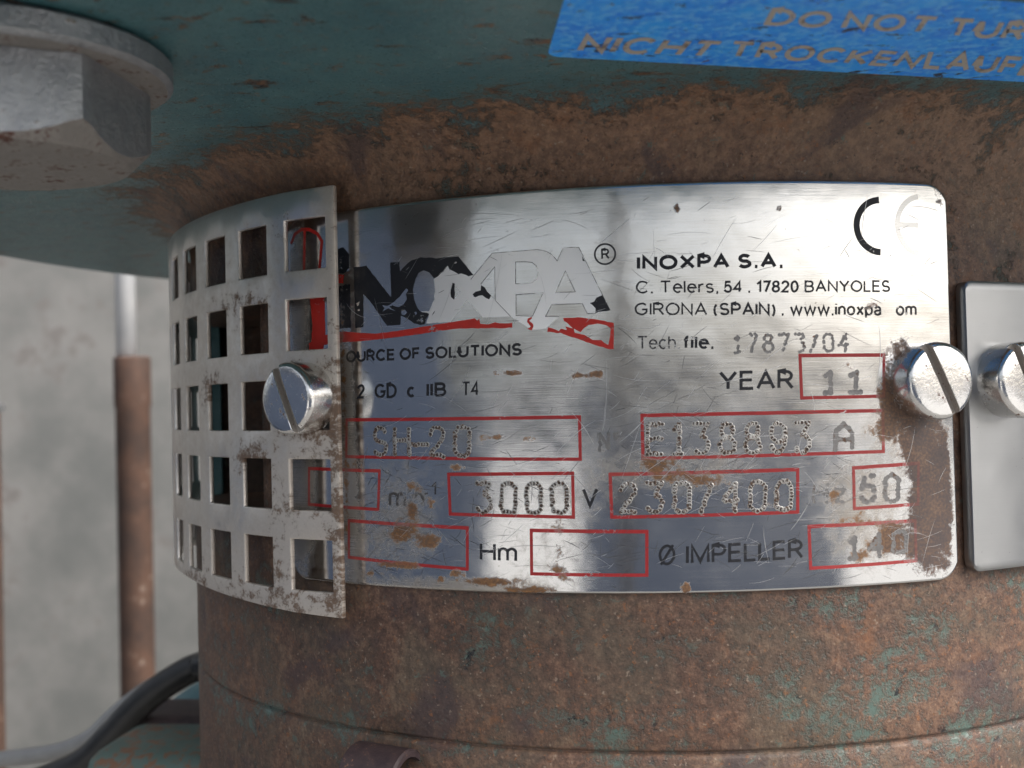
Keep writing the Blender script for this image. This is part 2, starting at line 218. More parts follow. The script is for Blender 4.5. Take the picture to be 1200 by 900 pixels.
    h = k.m_('MULTIPLY', h, k.m_('ADD', .35, k.m_('MULTIPLY', rust, .65)))
    h = k.m_('ADD', h, k.m_('MULTIPLY', pits, .08))
    gran = k.step(k.vor(P, 1.15), .55, .05)
    h = k.m_('ADD', h, k.m_('MULTIPLY', k.m_('MULTIPLY', gran, k.step(mid, .35, .6)), k.m_('MULTIPLY', rust, .20)))
    nb = k.n('Bump'); nb.inputs['Distance'].default_value = .6 * MM
    k.l(h, nb.inputs['Height']); k.l(k.step(z, -46, 34, .34, .85), nb.inputs['Strength'])
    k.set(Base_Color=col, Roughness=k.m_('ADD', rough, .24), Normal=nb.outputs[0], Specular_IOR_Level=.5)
    return k.m

def plate_metal(name='brushed_steel', paint=None, wear=None, guard=False, wear_hi=.06, rough0=.145, frost=False, tint=None):
    """brushed stainless sheet with dirt; with `paint`, printed ink that has worn off in places"""
    k = NT(name)
    P = k.coord(uv=True, scale=1.0)          # UVs are millimetres along and up the sheet
    brush = k.noise(k.coord(uv=True, scale=1.0, stretch=(.06, 9, 1)), 1.0, 4, .7)
    brush2 = k.noise(k.coord(uv=True, scale=1.0, stretch=(.4, 3, 1)), 1.0, 3, .6)
    cloud = k.noise(P, .12, 5, .6)
    fine = k.noise(P, 1.3, 5, .65)
    rough = k.m_('ADD', rough0, k.m_('MULTIPLY', k.m_('SUBTRACT', cloud, .5), .24))
    rough = k.m_('ADD', rough, k.m_('MULTIPLY', k.m_('SUBTRACT', brush, .5), .16))
    col = k.mix(k.m_('ADD', k.m_('MULTIPLY', brush, .5), k.m_('MULTIPLY', cloud, .5)), (.50, .50, .50), (.74, .735, .72))
    spk = k.step(k.noise(P, 2.2, 2, .5), .70, .78)
    col = k.mix(k.m_('MULTIPLY', spk, .6), col, (.16, .14, .12))
    if tint: col = k.mix(.6, col, tint)
    at = k.n('Attribute', attribute_name='rust')
    at2 = k.n('Attribute', attribute_name='film')
    n1 = k.noise(P, .55, 6, .68, .3)
    n2 = k.noise(P, 2.6, 3, .6)
    s = k.m_('ADD', at.outputs['Fac'], k.m_('MULTIPLY', k.m_('SUBTRACT', n1, .5), 2.0))
    s = k.m_('ADD', s, k.m_('MULTIPLY', k.m_('SUBTRACT', n2, .5), .7))
    rust = k.m_('MULTIPLY', k.step(s, .36, .76), .95)
    s2 = k.m_('ADD', at2.outputs['Fac'], k.m_('MULTIPLY', k.m_('SUBTRACT', n1, .5), 1.2))
    film = k.m_('MULTIPLY', k.step(s2, .18, .85), .72)
    rc = k.ramp(k.m_('ADD', k.m_('MULTIPLY', n2, .5), k.m_('MULTIPLY', k.noise(P, .3, 4, .6), .5)),
                [(.3, (.022, .012, .013)), (.45, (.050, .025, .021)), (.55, (.092, .044, .024)), (.7, (.19, .10, .05))])
    ro = k.ramp(k.m_('ADD', k.m_('MULTIPLY', n2, .6), k.m_('MULTIPLY', n1, .4)), [(.3, (.045, .022, .012)), (.48, (.13, .058, .020)), (.6, (.25, .115, .035)), (.72, (.36, .20, .09))])
    rc = k.mix(k.step(k.m_('ADD', k.xyz(P)[0], k.m_('MULTIPLY', n1, 14)), 36, 44), ro, rc)
    fc = k.mix(n2, (.20, .16, .115), (.34, .29, .23))
    if guard:
        col = k.mix(.6, col, (.86, .80, .73))
        fc = k.mix(n2, (.44, .38, .32), (.66, .59, .51))
        rc = k.mix(.35, rc, (.26, .175, .115))
    tan = k.n('Tangent', direction_type='RADIAL', axis='Z')
    k.l(tan.outputs[0], k.b.inputs['Tangent'])
    h = k.m_('ADD', k.m_('MULTIPLY', brush, .5), k.m_('MULTIPLY', brush2, .3))
    h = k.m_('ADD', h, k.m_('MULTIPLY', rust, .7))
    h = k.m_('ADD', h, k.m_('MULTIPLY', k.m_('MULTIPLY', fine, rust), 1.6))
    nrm = k.bump(h, .08, .10)
    nrm = k.bump(k.noise(P, .13, 2, .4), .2, .6, nrm)          # the sheet is not perfectly even
    metal = k.m_('SUBTRACT', 1.0, k.m_('MAXIMUM', rust, k.m_('MULTIPLY', film, .75)))
    col = k.mix(film, col, fc)
    col = k.mix(rust, col, rc)
    rough = k.m_('ADD', rough, k.m_('MULTIPLY', rust, .3))
    rough = k.m_('ADD', rough, k.m_('MULTIPLY', film, .2))
    if paint is not None:
        w = k.m_('ADD', k.m_('MULTIPLY', n1, .6), k.m_('MULTIPLY', n2, .4))
        w = k.m_('ADD', w, k.m_('MULTIPLY', k.m_('SUBTRACT', k.noise(P, .09, 2, .5), .5), .5))
        ink = k.step(w, wear, wear + wear_hi)
        ink = k.m_('MULTIPLY', ink, k.m_('SUBTRACT', 1.0, k.m_('MULTIPLY', rust, .85)))
        pc = k.mix(n1, tuple(c * .7 for c in paint), tuple(min(1, c * 1.2) for c in paint))
        pc = k.mix(k.m_('MULTIPLY', film, .28), pc, fc)
        col = k.mix(ink, col, pc)
        metal = k.m_('MULTIPLY', metal, k.m_('SUBTRACT', 1.0, ink))
        rough = k.m_('ADD', k.m_('MULTIPLY', rough, k.m_('SUBTRACT', 1.0, ink)), k.m_('MULTIPLY', ink, .55))
    if frost:
        col = k.mix(.7, col, (.92, .92, .92)); metal = k.m_('MULTIPLY', metal, .5)
    k.set(Base_Color=col, Metallic=metal, Roughness=rough, Normal=nrm, Anisotropic=.5 if not guard else .3,
          Anisotropic_Rotation=.25)
    return k.m

def simple_metal(name, c0, c1, rough, scale=.8, metallic=1.0, bump=.15, dirt=None, dirt_lo=.55):
    k = NT(name)
    P = k.coord()
    a = k.noise(P, scale, 5, .6)
    b = k.noise(P, scale * 4, 4, .6)
    col = k.mix(a, c0, c1)
    mt = metallic
    rg = k.m_('ADD', rough - .1, k.m_('MULTIPLY', b, .2))
    if dirt is not None:
        d = k.step(k.m_('ADD', k.m_('MULTIPLY', a, .6), k.m_('MULTIPLY', b, .4)), dirt_lo, dirt_lo + .1)
        col = k.mix(d, col, dirt)
        mt = k.m_('MULTIPLY', metallic, k.m_('SUBTRACT', 1.0, d))
        rg = k.m_('ADD', rg, k.m_('MULTIPLY', d, .35))
    k.set(Base_Color=col, Metallic=mt, Roughness=rg, Normal=k.bump(k.m_('ADD', a, k.m_('MULTIPLY', b, .6)), bump, .3))
    return k.m

def matte(name, c0, c1, rough=.6, scale=.5, bump=.2, spec=.5, c2=None, lo=.6):
    k = NT(name)
    P = k.coord()
    a = k.noise(P, scale, 6, .62)
    b = k.noise(P, scale * 5, 4, .6)
    col = k.mix(k.step(a, .3, .7), c0, c1)
    if c2: col = k.mix(k.step(k.m_('ADD', k.m_('MULTIPLY', a, .5), k.m_('MULTIPLY', b, .5)), lo, lo + .08), col, c2)
    k.set(Base_Color=col, Roughness=rough, Normal=k.bump(k.m_('ADD', a, k.m_('MULTIPLY', b, .5)), bump, .4), Specular_IOR_Level=spec)
    return k.m

M = dict(
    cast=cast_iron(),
    plate=plate_metal(),
    guard=plate_metal('perforated_steel', guard=True, rough0=.33),
    black=plate_metal('worn_black_print', paint=(.008, .009, .014), wear=.30),
    blackfaint=plate_metal('thin_black_print', paint=(.025, .025, .03), wear=.38, wear_hi=.1),
    red=plate_metal('worn_red_print', paint=(.50, .022, .014), wear=.32),
    redframe=plate_metal('worn_red_frame_print', paint=(.37, .016, .018), wear=.32),
    ghoste=plate_metal('worn_trace', rough0=.30),
    ghost=plate_metal('bare_steel_under_peeled_print', rough0=.38, frost=True),
    crater=simple_metal('dimple_rim_steel', (.34, .33, .31), (.68, .66, .63), .36, 1.2, dirt=(.12, .065, .035), dirt_lo=.50),
    core=matte('dimple_bottom_grime', (.018, .013, .011), (.075, .042, .028), .7, 1.5),
    corefaint=simple_metal('shallow_dimple_steel', (.10, .10, .105), (.30, .29, .28), .5, .6, metallic=.7, dirt=(.12, .07, .045), dirt_lo=.56),
    scratch=simple_metal('scratch_bright', (.45, .45, .46), (.72, .72, .72), .42, 1.0),
    scratchd=simple_metal('scratch_dark', (.09, .09, .095), (.2, .2, .2), .5, 1.0),
    screw=simple_metal('plated_screw_steel', (.62, .61, .60), (.84, .83, .81), .19, .5, bump=.12, dirt=(.15, .085, .06), dirt_lo=.585),
    slot=simple_metal('grimy_slot_steel', (.34, .31, .28), (.52, .48, .44), .55, 1.2, metallic=.5, dirt=(.15, .09, .06), dirt_lo=.56),
    galv=simple_metal('galvanised_steel', (.20, .215, .235), (.50, .51, .525), .42, .5, metallic=.8, bump=.6, dirt=(.20, .165, .13), dirt_lo=.60),
    galv_dirt_shade=simple_metal('dirty_shaded_galvanised_steel', (.14, .13, .12), (.30, .28, .26), .6, .4, metallic=.3, bump=.6, dirt=(.085, .036, .026), dirt_lo=.54),  # brown dirt, with the shade on downward faces darkened into the colour
    strap=plate_metal('dull_steel_strap', rough0=.34, tint=(.17, .18, .195)),
    clip=matte('rust_purple', (.035, .022, .026), (.062, .040, .040), .6, .5, .3, c2=(.26, .13, .07), lo=.58),
    rubber=matte('black_rubber', (.012, .012, .012), (.022, .021, .02), .42, .2, .1),
    maroon=matte('dark_rust', (.045, .033, .034), (.075, .05, .048), .7, .4, .3),
    foot=matte('rust_edged_teal', (.075, .125, .105), (.11, .165, .145), .6, .12, .4, c2=(.19, .095, .05), lo=.50),
    teal=matte('teal_paint', (.05, .15, .17), (.10, .22, .24), .5, .2, .1, c2=(.28, .15, .08), lo=.60),
    whitepipe=matte('white_painted_pipe', (.40, .41, .425), (.52, .525, .53), .45, .05, .1),
    rustpipe=matte('rusted_pipe', (.045, .028, .022), (.095, .050, .033), .75, .05, .3, c2=(.20, .15, .12), lo=.58),
    wall=matte('pale_concrete', (.17, .175, .168), (.285, .278, .265), .85, .012, .25, c2=(.215, .20, .19), lo=.55),
    ground=matte('dark_asphalt', (.026, .035, .054), (.042, .052, .076), .9, .01, .4, spec=.08),
    added_plinth=matte('added_plinth_concrete', (.15, .15, .145), (.23, .225, .215), .9, .012, .3),
    added_path=matte('added_pale_concrete', (.42, .42, .41), (.58, .575, .56), .9, .008, .3),
    added_shed=matte('added_shed_blue_grey', (.028, .040, .068), (.040, .054, .085), .7, .01, .1, spec=.15),
    greycable=matte('grey_cable_skin', (.22, .22, .215), (.30, .30, .29), .4, .1, .05),
    sticker=None, sticktext=None,
)
def sticker_mat():
    k = NT('blue_vinyl')
    P = k.coord()
    a = k.noise(P, .18, 6, .65); b = k.noise(P, .9, 5, .65); c = k.noise(k.coord(stretch=(.5, 1, 1)), .35, 5, .7, .5)
    col = k.mix(k.step(a, .3, .7), (.005, .22, .90), (.015, .36, .98))
    col = k.mix(k.m_('MULTIPLY', k.step(b, .44, .62), .65), col, (.16, .52, .95))
    col = k.mix(k.step(c, .60, .65), col, (.022, .022, .025))
    col = k.mix(k.step(k.noise(P, .5, 6, .7), .63, .68), col, (.12, .06, .03))
    k.set(Base_Color=col, Roughness=k.m_('ADD', .35, k.m_('MULTIPLY', b, .3)), Normal=k.bump(b, .2, .2))
    return k.m
M['sticker'] = sticker_mat()
def sticktext_mat():
    k = NT('grey_print')
    P = k.coord()
    b = k.noise(P, .8, 6, .7)
    col = k.mix(k.step(k.noise(P, .35, 5, .7), .53, .65), (.42, .38, .33), (.19, .15, .12))
    col = k.mix(k.step(b, .60, .66), col, (.012, .13, .5))
    k.set(Base_Color=col, Roughness=.55, Normal=k.bump(b, .15, .2))
    return k.m
M['sticktext'] = sticktext_mat()

# ---------------------------------------------------------------- object helpers
def link(name, me, mat=None, parent=None, smooth=True):
    o = bpy.data.objects.new(name, me)
    C.objects.link(o)
    if mat is not None:
        for m in (mat if isinstance(mat, (list, tuple)) else [mat]): me.materials.append(m)
    if smooth: me.polygons.foreach_set('use_smooth', [True] * len(me.polygons))
    if parent is not None:
        o.parent = parent
    me.update()
    return o
def tag(o, label=None, cat=None, group=None, kind=None):
    for k, v in (('label', label), ('category', cat), ('group', group), ('kind', kind)):
        if v: o[k] = v
    return o
def empty(name, loc=(0, 0, 0)):
    o = bpy.data.objects.new(name, None)
    o.empty_display_size = .01
    C.objects.link(o)
    o.location = [c * MM for c in loc]
    return o
def mesh(name, verts, faces):
    me = bpy.data.meshes.new(name)
    me.from_pydata([tuple(c * MM for c in v) for v in verts], [], faces)
    return me
def cyl(s, z, r):
    t = s / R
    return (r * math.sin(t), -r * math.cos(t), z)
def sharp_edges(me, ang=35):
    me.set_sharp_from_angle(angle=math.radians(ang))
def bevelled_box(x0, x1, y0, y1, z0, z1, b=1.0, seg=2):
    bm = bmesh.new()
    bmesh.ops.create_cube(bm, size=1)
    for v in bm.verts:
        v.co = Vector(((x0 + x1) / 2 + v.co.x * (x1 - x0), (y0 + y1) / 2 + v.co.y * (y1 - y0), (z0 + z1) / 2 + v.co.z * (z1 - z0)))
    bmesh.ops.bevel(bm, geom=bm.edges[:], offset=b, segments=seg, affect='EDGES', profile=.5)
    bmesh.ops.scale(bm, vec=(MM, MM, MM), verts=bm.verts)
    me = bpy.data.meshes.new('box'); bm.to_mesh(me); bm.free()
    return me
def lathe(profile, n=48, caps=(True, True)):
    """profile [(r, z)] turned about Z, bottom to top"""
    V, F = [], []
    for r, z in profile:
        for i in range(n):
            a = 2 * math.pi * i / n
            V.append((r * math.cos(a), r * math.sin(a), z))
    for j in range(len(profile) - 1):
        for i in range(n):
            k = (i + 1) % n
            F.append((j * n + i, j * n + k, (j + 1) * n + k, (j + 1) * n + i))
    if caps[0]: F.append(tuple(range(n))[::-1])
    if caps[1]: F.append(tuple((len(profile) - 1) * n + i for i in range(n)))
    return V, F
def tube(pts, rad, n=16):
    V, F = [], []
    pts = [Vector(p) for p in pts]
    up = Vector((0, 0, 1))
    for j, p in enumerate(pts):
        t = (pts[min(j + 1, len(pts) - 1)] - pts[max(j - 1, 0)]).normalized()
        a = t.cross(up)
        if a.length < 1e-3: a = t.cross(Vector((1, 0, 0)))
        a.normalize(); b = a.cross(t)
        r = rad[j] if isinstance(rad, (list, tuple)) else rad
        for i in range(n):
            q = 2 * math.pi * i / n
            V.append(tuple(p + (a * math.cos(q) + b * math.sin(q)) * r))
    for j in range(len(pts) - 1):
        for i in range(n):
            k = (i + 1) % n
            F.append((j * n + i, j * n + k, (j + 1) * n + k, (j + 1) * n + i))
    F.append(tuple(range(n))[::-1]); F.append(tuple((len(pts) - 1) * n + i for i in range(n)))
    return V, F

# ---- rust and film measured on the plate
RA = np.array(RUST); FA = np.array(FILM)
def blobs(A, u, v):
    u = np.asarray(u, float)[:, None]; v = np.asarray(v, float)[:, None]
    q = ((u - A[:, 0]) / A[:, 2]) ** 2 + ((v - A[:, 1]) / A[:, 3]) ** 2
    g = A[:, 4] * np.exp(-(q ** 1.5) * .7)
    return 1 - np.prod(1 - np.clip(g, 0, .95), axis=1) + np.clip(g.max(axis=1) - .95, 0, 1)
def stain(me, uv):
    """rust / film amounts per vertex, and UVs in millimetres"""
    uv = np.asarray(uv, float)
    for nm, A in (('rust', RA), ('film', FA)):
        a = me.attributes.new(nm, 'FLOAT', 'POINT')
        a.data.foreach_set('value', blobs(A, uv[:, 0], uv[:, 1]).astype(np.float32))
    lay = me.uv_layers.new(name='UVMap')
    li = np.empty(len(me.loops), np.int32); me.loops.foreach_get('vertex_index', li)
    lay.data.foreach_set('uv', uv[li].astype(np.float32).ravel())

# ---------------------------------------------------------------- setting
def flat(name, pts, z, mat):
    o = link(name, mesh(name, [(x, y, z) for x, y in pts], [tuple(range(len(pts)))]), mat, smooth=False)
    return tag(o, kind='structure')
flat('ground', [(-40000, -40000), (40000, -40000), (40000, 40000), (-40000, 40000)], -420, M['ground'])
def ray(az, d): return (d * math.sin(math.radians(az)), -d * math.cos(math.radians(az)))
flat('added_path', [ray(-33, 500), ray(-33, 7000), ray(-12, 7000), ray(-12, 500)][::-1], -416, M['added_path'])  # unseen pale strip, added for a bright band in the plate's reflection
flat('added_pavement', [ray(85, 500), ray(85, 9000), ray(43, 9000), ray(43, 500)], -416, M['added_path'])  # also unseen, added to brighten the right side of the plate's reflection
tag(link('added_plinth', bevelled_box(-820, 820, -760, 600, -420, -392, 6), M['added_plinth']), kind='structure')  # unseen slab, added to bounce light up onto flange, bolt and sticker
w = bevelled_box(-2600, 2600, 640, 840, -420, 2200, 3)
tag(link('wall', w, M['wall']), kind='structure')
added_shed = tag(empty('added_shed', (-1025, -500, -420)), 'unseen blue grey block added to darken the left third of the nameplate', 'added_shed')  # out of view, added to darken the left of the plate's reflection
def bare(name, me, mat, parent):
    o = link(name, me, mat, parent); o.matrix_parent_inverse = Matrix.Translation(-parent.location); return o
bare('wall', bevelled_box(-1400, -700, -800, -60, -420, 190, 4), M['added_shed'], added_shed)
bare('roof', bevelled_box(-1450, -650, -830, -30, 192, 212, 6), M['galv'], added_shed)
post = tag(empty('added_post', (-58, -960, -420)), 'unseen dark post added for the narrow dark band mirrored in the nameplate', 'post')  # out of view, added to put a dark band into the plate's reflection
V, F = lathe([(23, -408), (23, 900), (16, 904)], 40); bare('shaft', mesh('shaft', [(x - 58, y - 960, z) for x, y, z in V], F), M['galv_dirt_shade'], post)
bare('base_plate', bevelled_box(-128, 12, -1030, -890, -420, -408, 2), M['galv'], post)

# ---------------------------------------------------------------- cast body of the pump
pump = tag(empty('pump_lantern', (0, 0, -75)), 'rust streaked teal cast iron pump neck carrying the steel nameplate', 'pump')
def child(name, me, mat, parent, smooth=True):
    o = link(name, me, mat, parent, smooth)
    o.matrix_parent_inverse = parent.matrix_world.inverted() if parent.parent is None else Matrix()
    return o
def PI(o):
    """parent inverse that keeps world-space vertices where they are"""
    loc = o.location.copy()
    p = o
    while p.parent is not None:
        p = p.parent; loc += p.location
    return Matrix.Translation(-loc)
def part(name, me, mat, parent, smooth=True):
    o = link(name, me, mat, parent, smooth)
    o.matrix_parent_inverse = PI(parent) if parent.parent is None else Matrix()
    return o

def build_body():
    prof = [(R, -80), (R, -60), (R, -50), (R + .05, -45.3), (R - .12, -44.95), (R - .5, -44.72), (R - .5, -44.45), (R - .1, -44.2), (R, -43.9)]
    prof += [(R, z) for z in (-40, -36, -30, -24, -17, -10, 0, 10, 18, 23, 28)]
    for i in range(1, 11):
        a = math.pi / 2 * i / 10
        prof.append((R + 10 - 10 * math.cos(a), 28 + 10 * math.sin(a)))
    n = 288
    V = [cyl(R * (2 * math.pi * i / n), z, r) for r, z in prof for i in range(n)]
    V = [(r * math.sin(2 * math.pi * i / n), -r * math.cos(2 * math.pi * i / n), z) for r, z in prof for i in range(n)]
    F = []
    az = lambda i: (math.degrees(2 * math.pi * (i + .5) / n) + 180) % 360 - 180
    def opening(i, j):
        zz = (prof[j][1] + prof[j + 1][1]) / 2
        return -88.5 < az(i) < -40.2 and -17 < zz < 18
    hole = {}
    for j in range(len(prof) - 1):
        for i in range(n):
            if opening(i, j): hole[(i, j)] = 1; continue
            k = (i + 1) % n
            F.append((j * n + i, j * n + k, (j + 1) * n + k, (j + 1) * n + i))
    # thickness of the casting round the opening
    inner = {}
    def iv(idx):
        if idx not in inner:
            x, y, z = V[idx]; r = math.hypot(x, y); q = 73.0 / r
            inner[idx] = len(V); V.append((x * q, y * q, z))
        return inner[idx]
    for (i, j) in hole:
        k = (i + 1) % n
        c = [(j * n + i), (j * n + k), ((j + 1) * n + k), ((j + 1) * n + i)]
        for (a, b), nb in (((0, 1), (i, j - 1)), ((1, 2), (k, j)), ((2, 3), (i, j + 1)), ((3, 0), ((i - 1) % n, j))):
            if nb not in hole:
                F.append((c[b], c[a], iv(c[a]), iv(c[b])))
    # inside wall
    base = len(V)
    zs = [-75, -17, 18, 36]
    for z in zs:
        for i in range(n):
            a = 2 * math.pi * i / n
            V.append((73 * math.sin(a), -73 * math.cos(a), z))
    for j in range(3):
        for i in range(n):
            if j == 1 and -88.5 < az(i) < -40.2: continue
            k = (i + 1) % n
            F.append((base + j * n + k, base + j * n + i, base + (j + 1) * n + i, base + (j + 1) * n + k))
    F.append(tuple(base + i for i in range(n)))
    me = mesh('body', V, F)
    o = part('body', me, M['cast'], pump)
    sharp_edges(o.data, 50)
    # flange: underside with the bolt lobe, rounded rim
    rings = []
    def rout(a):
        d = abs((a + 28 + 180) % 360 - 180)
        s = max(0.0, 1 - (d / 52) ** 2)
        return 150 + 14 * s * s * (3 - 2 * s)
    rp = [(0, 38)] + [(t, 38) for t in (.15, .3, .5, .7, .85)]
    for t, z in rp: rings.append([(98 + (rout(math.degrees(2 * math.pi * i / n)) - 3 - 98) * t, z) for i in range(n)])
    rings.append([(rout(math.degrees(2 * math.pi * i / n)) - 3, 38) for i in range(n)])
    for q in (30, 60, 90):
        s, c = math.sin(math.radians(q)), math.cos(math.radians(q))
        rings.append([(rout(math.degrees(2 * math.pi * i / n)) - 3 + 3 * s, 41 - 3 * c) for i in range(n)])
    rings.append([(rout(math.degrees(2 * math.pi * i / n)), 54) for i in range(n)])
    rings.append([(20, 54) for i in range(n)])
    V = [(r * math.sin(2 * math.pi * i / n), -r * math.cos(2 * math.pi * i / n), z) for ring in rings for i, (r, z) in enumerate(ring)]
    F = [(j * n + i, j * n + (i + 1) % n, (j + 1) * n + (i + 1) % n, (j + 1) * n + i) for j in range(len(rings) - 1) for i in range(n)]
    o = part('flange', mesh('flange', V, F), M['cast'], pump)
    sharp_edges(o.data, 50)
    # drive shaft inside
    V, F = lathe([(16, -74), (16, -20), (26, -19), (26, 14), (16, 15), (16, 37.5)], 40)
    sharp_edges(part('shaft', mesh('shaft', V, F), M['maroon'], pump).data)
build_body()

part('foot', bevelled_box(-112, -80, -20, 5, -104, -67, 4, 3), M['foot'], pump)
part('lug', bevelled_box(-121.5, -70, 15, 34, -110, -69.5, 3, 3), M['maroon'], pump)
def dome(name, c, r, mat):
    V, F = lathe([(r[0] * math.cos(a), r[2] * math.sin(a)) for a in np.linspace(-.3, 1.5, 14)], 40)
    return part(name, mesh(name, [(x + c[0], y * r[1] / r[0] + c[1], z + c[2]) for x, y, z in V], F), mat, pump)
dome('casing_shoulder', (-90, 55, -92), (44, 20, 27), M['teal'])
V, F = [], []
for i in range(31):      # raised rib behind the guard
    a = math.radians(-86 - 40 * i / 30)
    for r, z in ((87, -27), (89.2, -25.5), (89.8, -24), (89.8, 25), (89.2, 26.5), (87, 28)):
        V.append((r * math.sin(a), -r * math.cos(a), z))
for i in range(30):
    for k in range(5): F.append((i * 6 + k, i * 6 + k + 1, (i + 1) * 6 + k + 1, (i + 1) * 6 + k))
F += [tuple(range(6))[::-1], tuple(180 + k for k in range(6))]
sharp_edges(part('rib', mesh('rib', V, F), M['teal'], pump).data)

# spring pin rolled from sheet, set across the skirt
def spring_pin():
    n = 40
    a0, a1 = math.radians(10), math.radians(10 + 335)
    ro, ri, L = 4.3, 3.3, 9.0
    V, F = [], []
    for x in (-L / 2, -L / 2 + .3, L / 2 - .3, L / 2):
        e = .3 if abs(x) == L / 2 else 0
        for r in (ro - e, ri):
            for i in range(n + 1):
                a = a0 + (a1 - a0) * i / n
                V.append((x, r * math.cos(a), r * math.sin(a)))
    W = n + 1
    idx = lambda s, k, i: (s * 2 + k) * W + i
    for s in range(3):
        for i in range(n):
            F.append((idx(s, 0, i), idx(s, 0, i + 1), idx(s + 1, 0, i + 1), idx(s + 1, 0, i)))
            F.append((idx(s, 1, i + 1), idx(s, 1, i), idx(s + 1, 1, i), idx(s + 1, 1, i + 1)))
        for i in (0, n):
            F.append((idx(s, 0, i), idx(s, 1, i), idx(s + 1, 1, i), idx(s + 1, 0, i)))
    for s in (0, 3):
        for i in range(n): F.append((idx(s, 0, i), idx(s, 1, i), idx(s, 1, i + 1), idx(s, 0, i + 1)))
    me = mesh('spring_pin', V, F)
    o = link('spring_pin', me, M['clip'])
    bm = bmesh.new(); bm.from_mesh(me); bmesh.ops.recalc_face_normals(bm, faces=bm.faces); bm.to_mesh(me); bm.free()
    sharp_edges(me, 40)
    o.rotation_euler = (0, 0, -35.5 / R)
    o.location = Vector(cyl(-35.5, -49.6, R + 2.4)) * MM
    tag(o, 'dark rusty rolled tube clip under the groove at the bottom', 'pin')
spring_pin()

# ---------------------------------------------------------------- name plate
UL, UR, ZT, ZB = -53.2, 42.6, 27.9, -24.25
def build_plate():
    rc = 3.3
    us = [UL, UL + .03, UL + .18, UL + .2] + list(np.arange(UL + .5, UR - 4, .42))
    us += list(np.linspace(us[-1] + .3, UR - .35, 14)) + [UR - .2, UR - .18, UR - .03, UR]
    tz = [0, .03, .18, .2] + list(np.linspace(.5, 51.6, 124)) + [51.95, 51.97, 52.12, 52.15]
    nu, nv = len(us), len(tz)
    def lim(u):
        d = max(0, u - (UR - rc)); e = max(0, (UL + rc) - u)
        d = min(rc, max(d, e))
        return rc - math.sqrt(max(0, rc * rc - d * d))
    lev = [0.0, .62, .83, .85]
    V, uv, F = [], [], []
    for i, u in enumerate(us):
        c = lim(u)
        for j, t in enumerate(tz):
            z = ZB + c + (ZT - ZB - 2 * c) * t / 52.15
            e = min(i, nu - 1 - i, j, nv - 1 - j)
            h = lev[min(e, 3)]
            V.append(cyl(u, z, R + h)); uv.append((u, z))
    for i in range(nu - 1):
        for j in range(nv - 1):
            F.append((i * nv + j, (i + 1) * nv + j, (i + 1) * nv + j + 1, i * nv + j + 1))
    me = mesh('nameplate', V, F)
    stain(me, uv)
    o = link('nameplate', me, M['plate'])
    return tag(o, 'curved scratched steel nameplate with black lettering and red frames, rusted right edge', 'nameplate')
plate = build_plate()

# ---- flat shapes cut on the plate, bent onto it
def wrap2d(name, V2, F2, lift, mat, parent=plate, cut=1.4, extra=None):
    bm = bmesh.new()
    vs_ = [bm.verts.new((q[0], q[1], q[2] if len(q) > 2 else 0)) for q in V2]
    for f in F2:
        try: bm.faces.new([vs_[i] for i in f])
        except ValueError: pass
    if not bm.faces: bm.free(); return None
    lo = min(v[0] for v in V2); hi = max(v[0] for v in V2)
    x = math.floor(lo / cut) * cut + cut
    while x < hi:
        bmesh.ops.bisect_plane(bm, geom=bm.verts[:] + bm.edges[:] + bm.faces[:], plane_co=(x, 0, 0), plane_no=(1, 0, 0), dist=1e-5)
        x += cut
    for f in bm.faces:
        if f.normal.z < 0: f.normal_flip()
    uv = [(v.co.x, v.co.y) for v in bm.verts]
    for v in bm.verts:
        p = cyl(v.co.x, v.co.y, RP + lift + v.co.z)
        v.co = Vector(p) * MM
    me = bpy.data.meshes.new(name); bm.to_mesh(me); bm.free()
    stain(me, uv)
    o = part(name, me, mat, parent)
    # normals of the cylinder itself, so the print follows the sheet
    me.normals_split_custom_set_from_vertices([Vector((math.sin(u / R), -math.cos(u / R), 0)) for u, _ in uv])
    return o
def stack(ribs, dz=.0012):
    """stroke strips, each a hair above the one before so that crossings never share a plane"""
    V, F = [], []
    for k, rb in enumerate(ribs):
        z = dz * (k % 7)
        for q in rb:
            b = len(V)
            V += [(x, y, z) for x, y in q]; F.append((b, b + 1, b + 2, b + 3))
    return V, F
def holes(polys):
    """first polygon filled, the others cut out of it (odd-even)"""
    cu = bpy.data.curves.new('shape', 'CURVE'); cu.dimensions = '2D'; cu.fill_mode = 'BOTH'
    for p in polys:
        s = cu.splines.new('POLY'); s.points.add(len(p) - 1); s.use_cyclic_u = True
        for q, (x, y) in zip(s.points, p): q.co = (x, y, 0, 1)
    ob = bpy.data.objects.new('shape', cu)
    me = bpy.data.meshes.new_from_object(ob)
    V = [(v.co.x, v.co.y) for v in me.vertices]; F = [tuple(p.vertices) for p in me.polygons]
    bpy.data.objects.remove(ob); bpy.data.curves.remove(cu); bpy.data.meshes.remove(me)
    return V, F
def rough(poly, amt=.10, step=.45, seed=0):
    """ragged outline"""
    out = []
    n = len(poly)
    for i in range(n):
        a, b = Vector(poly[i]), Vector(poly[(i + 1) % n])
        m = max(1, int((b - a).length / step))
        for k in range(m):
            p = a.lerp(b, k / m)
            q = Vector((p.x * 1.9, p.y * 1.9, seed * 3.1))
            out.append((p.x + amt * mnoise.noise(q), p.y + amt * mnoise.noise(q + Vector((7, 5, 2)))))
    return out
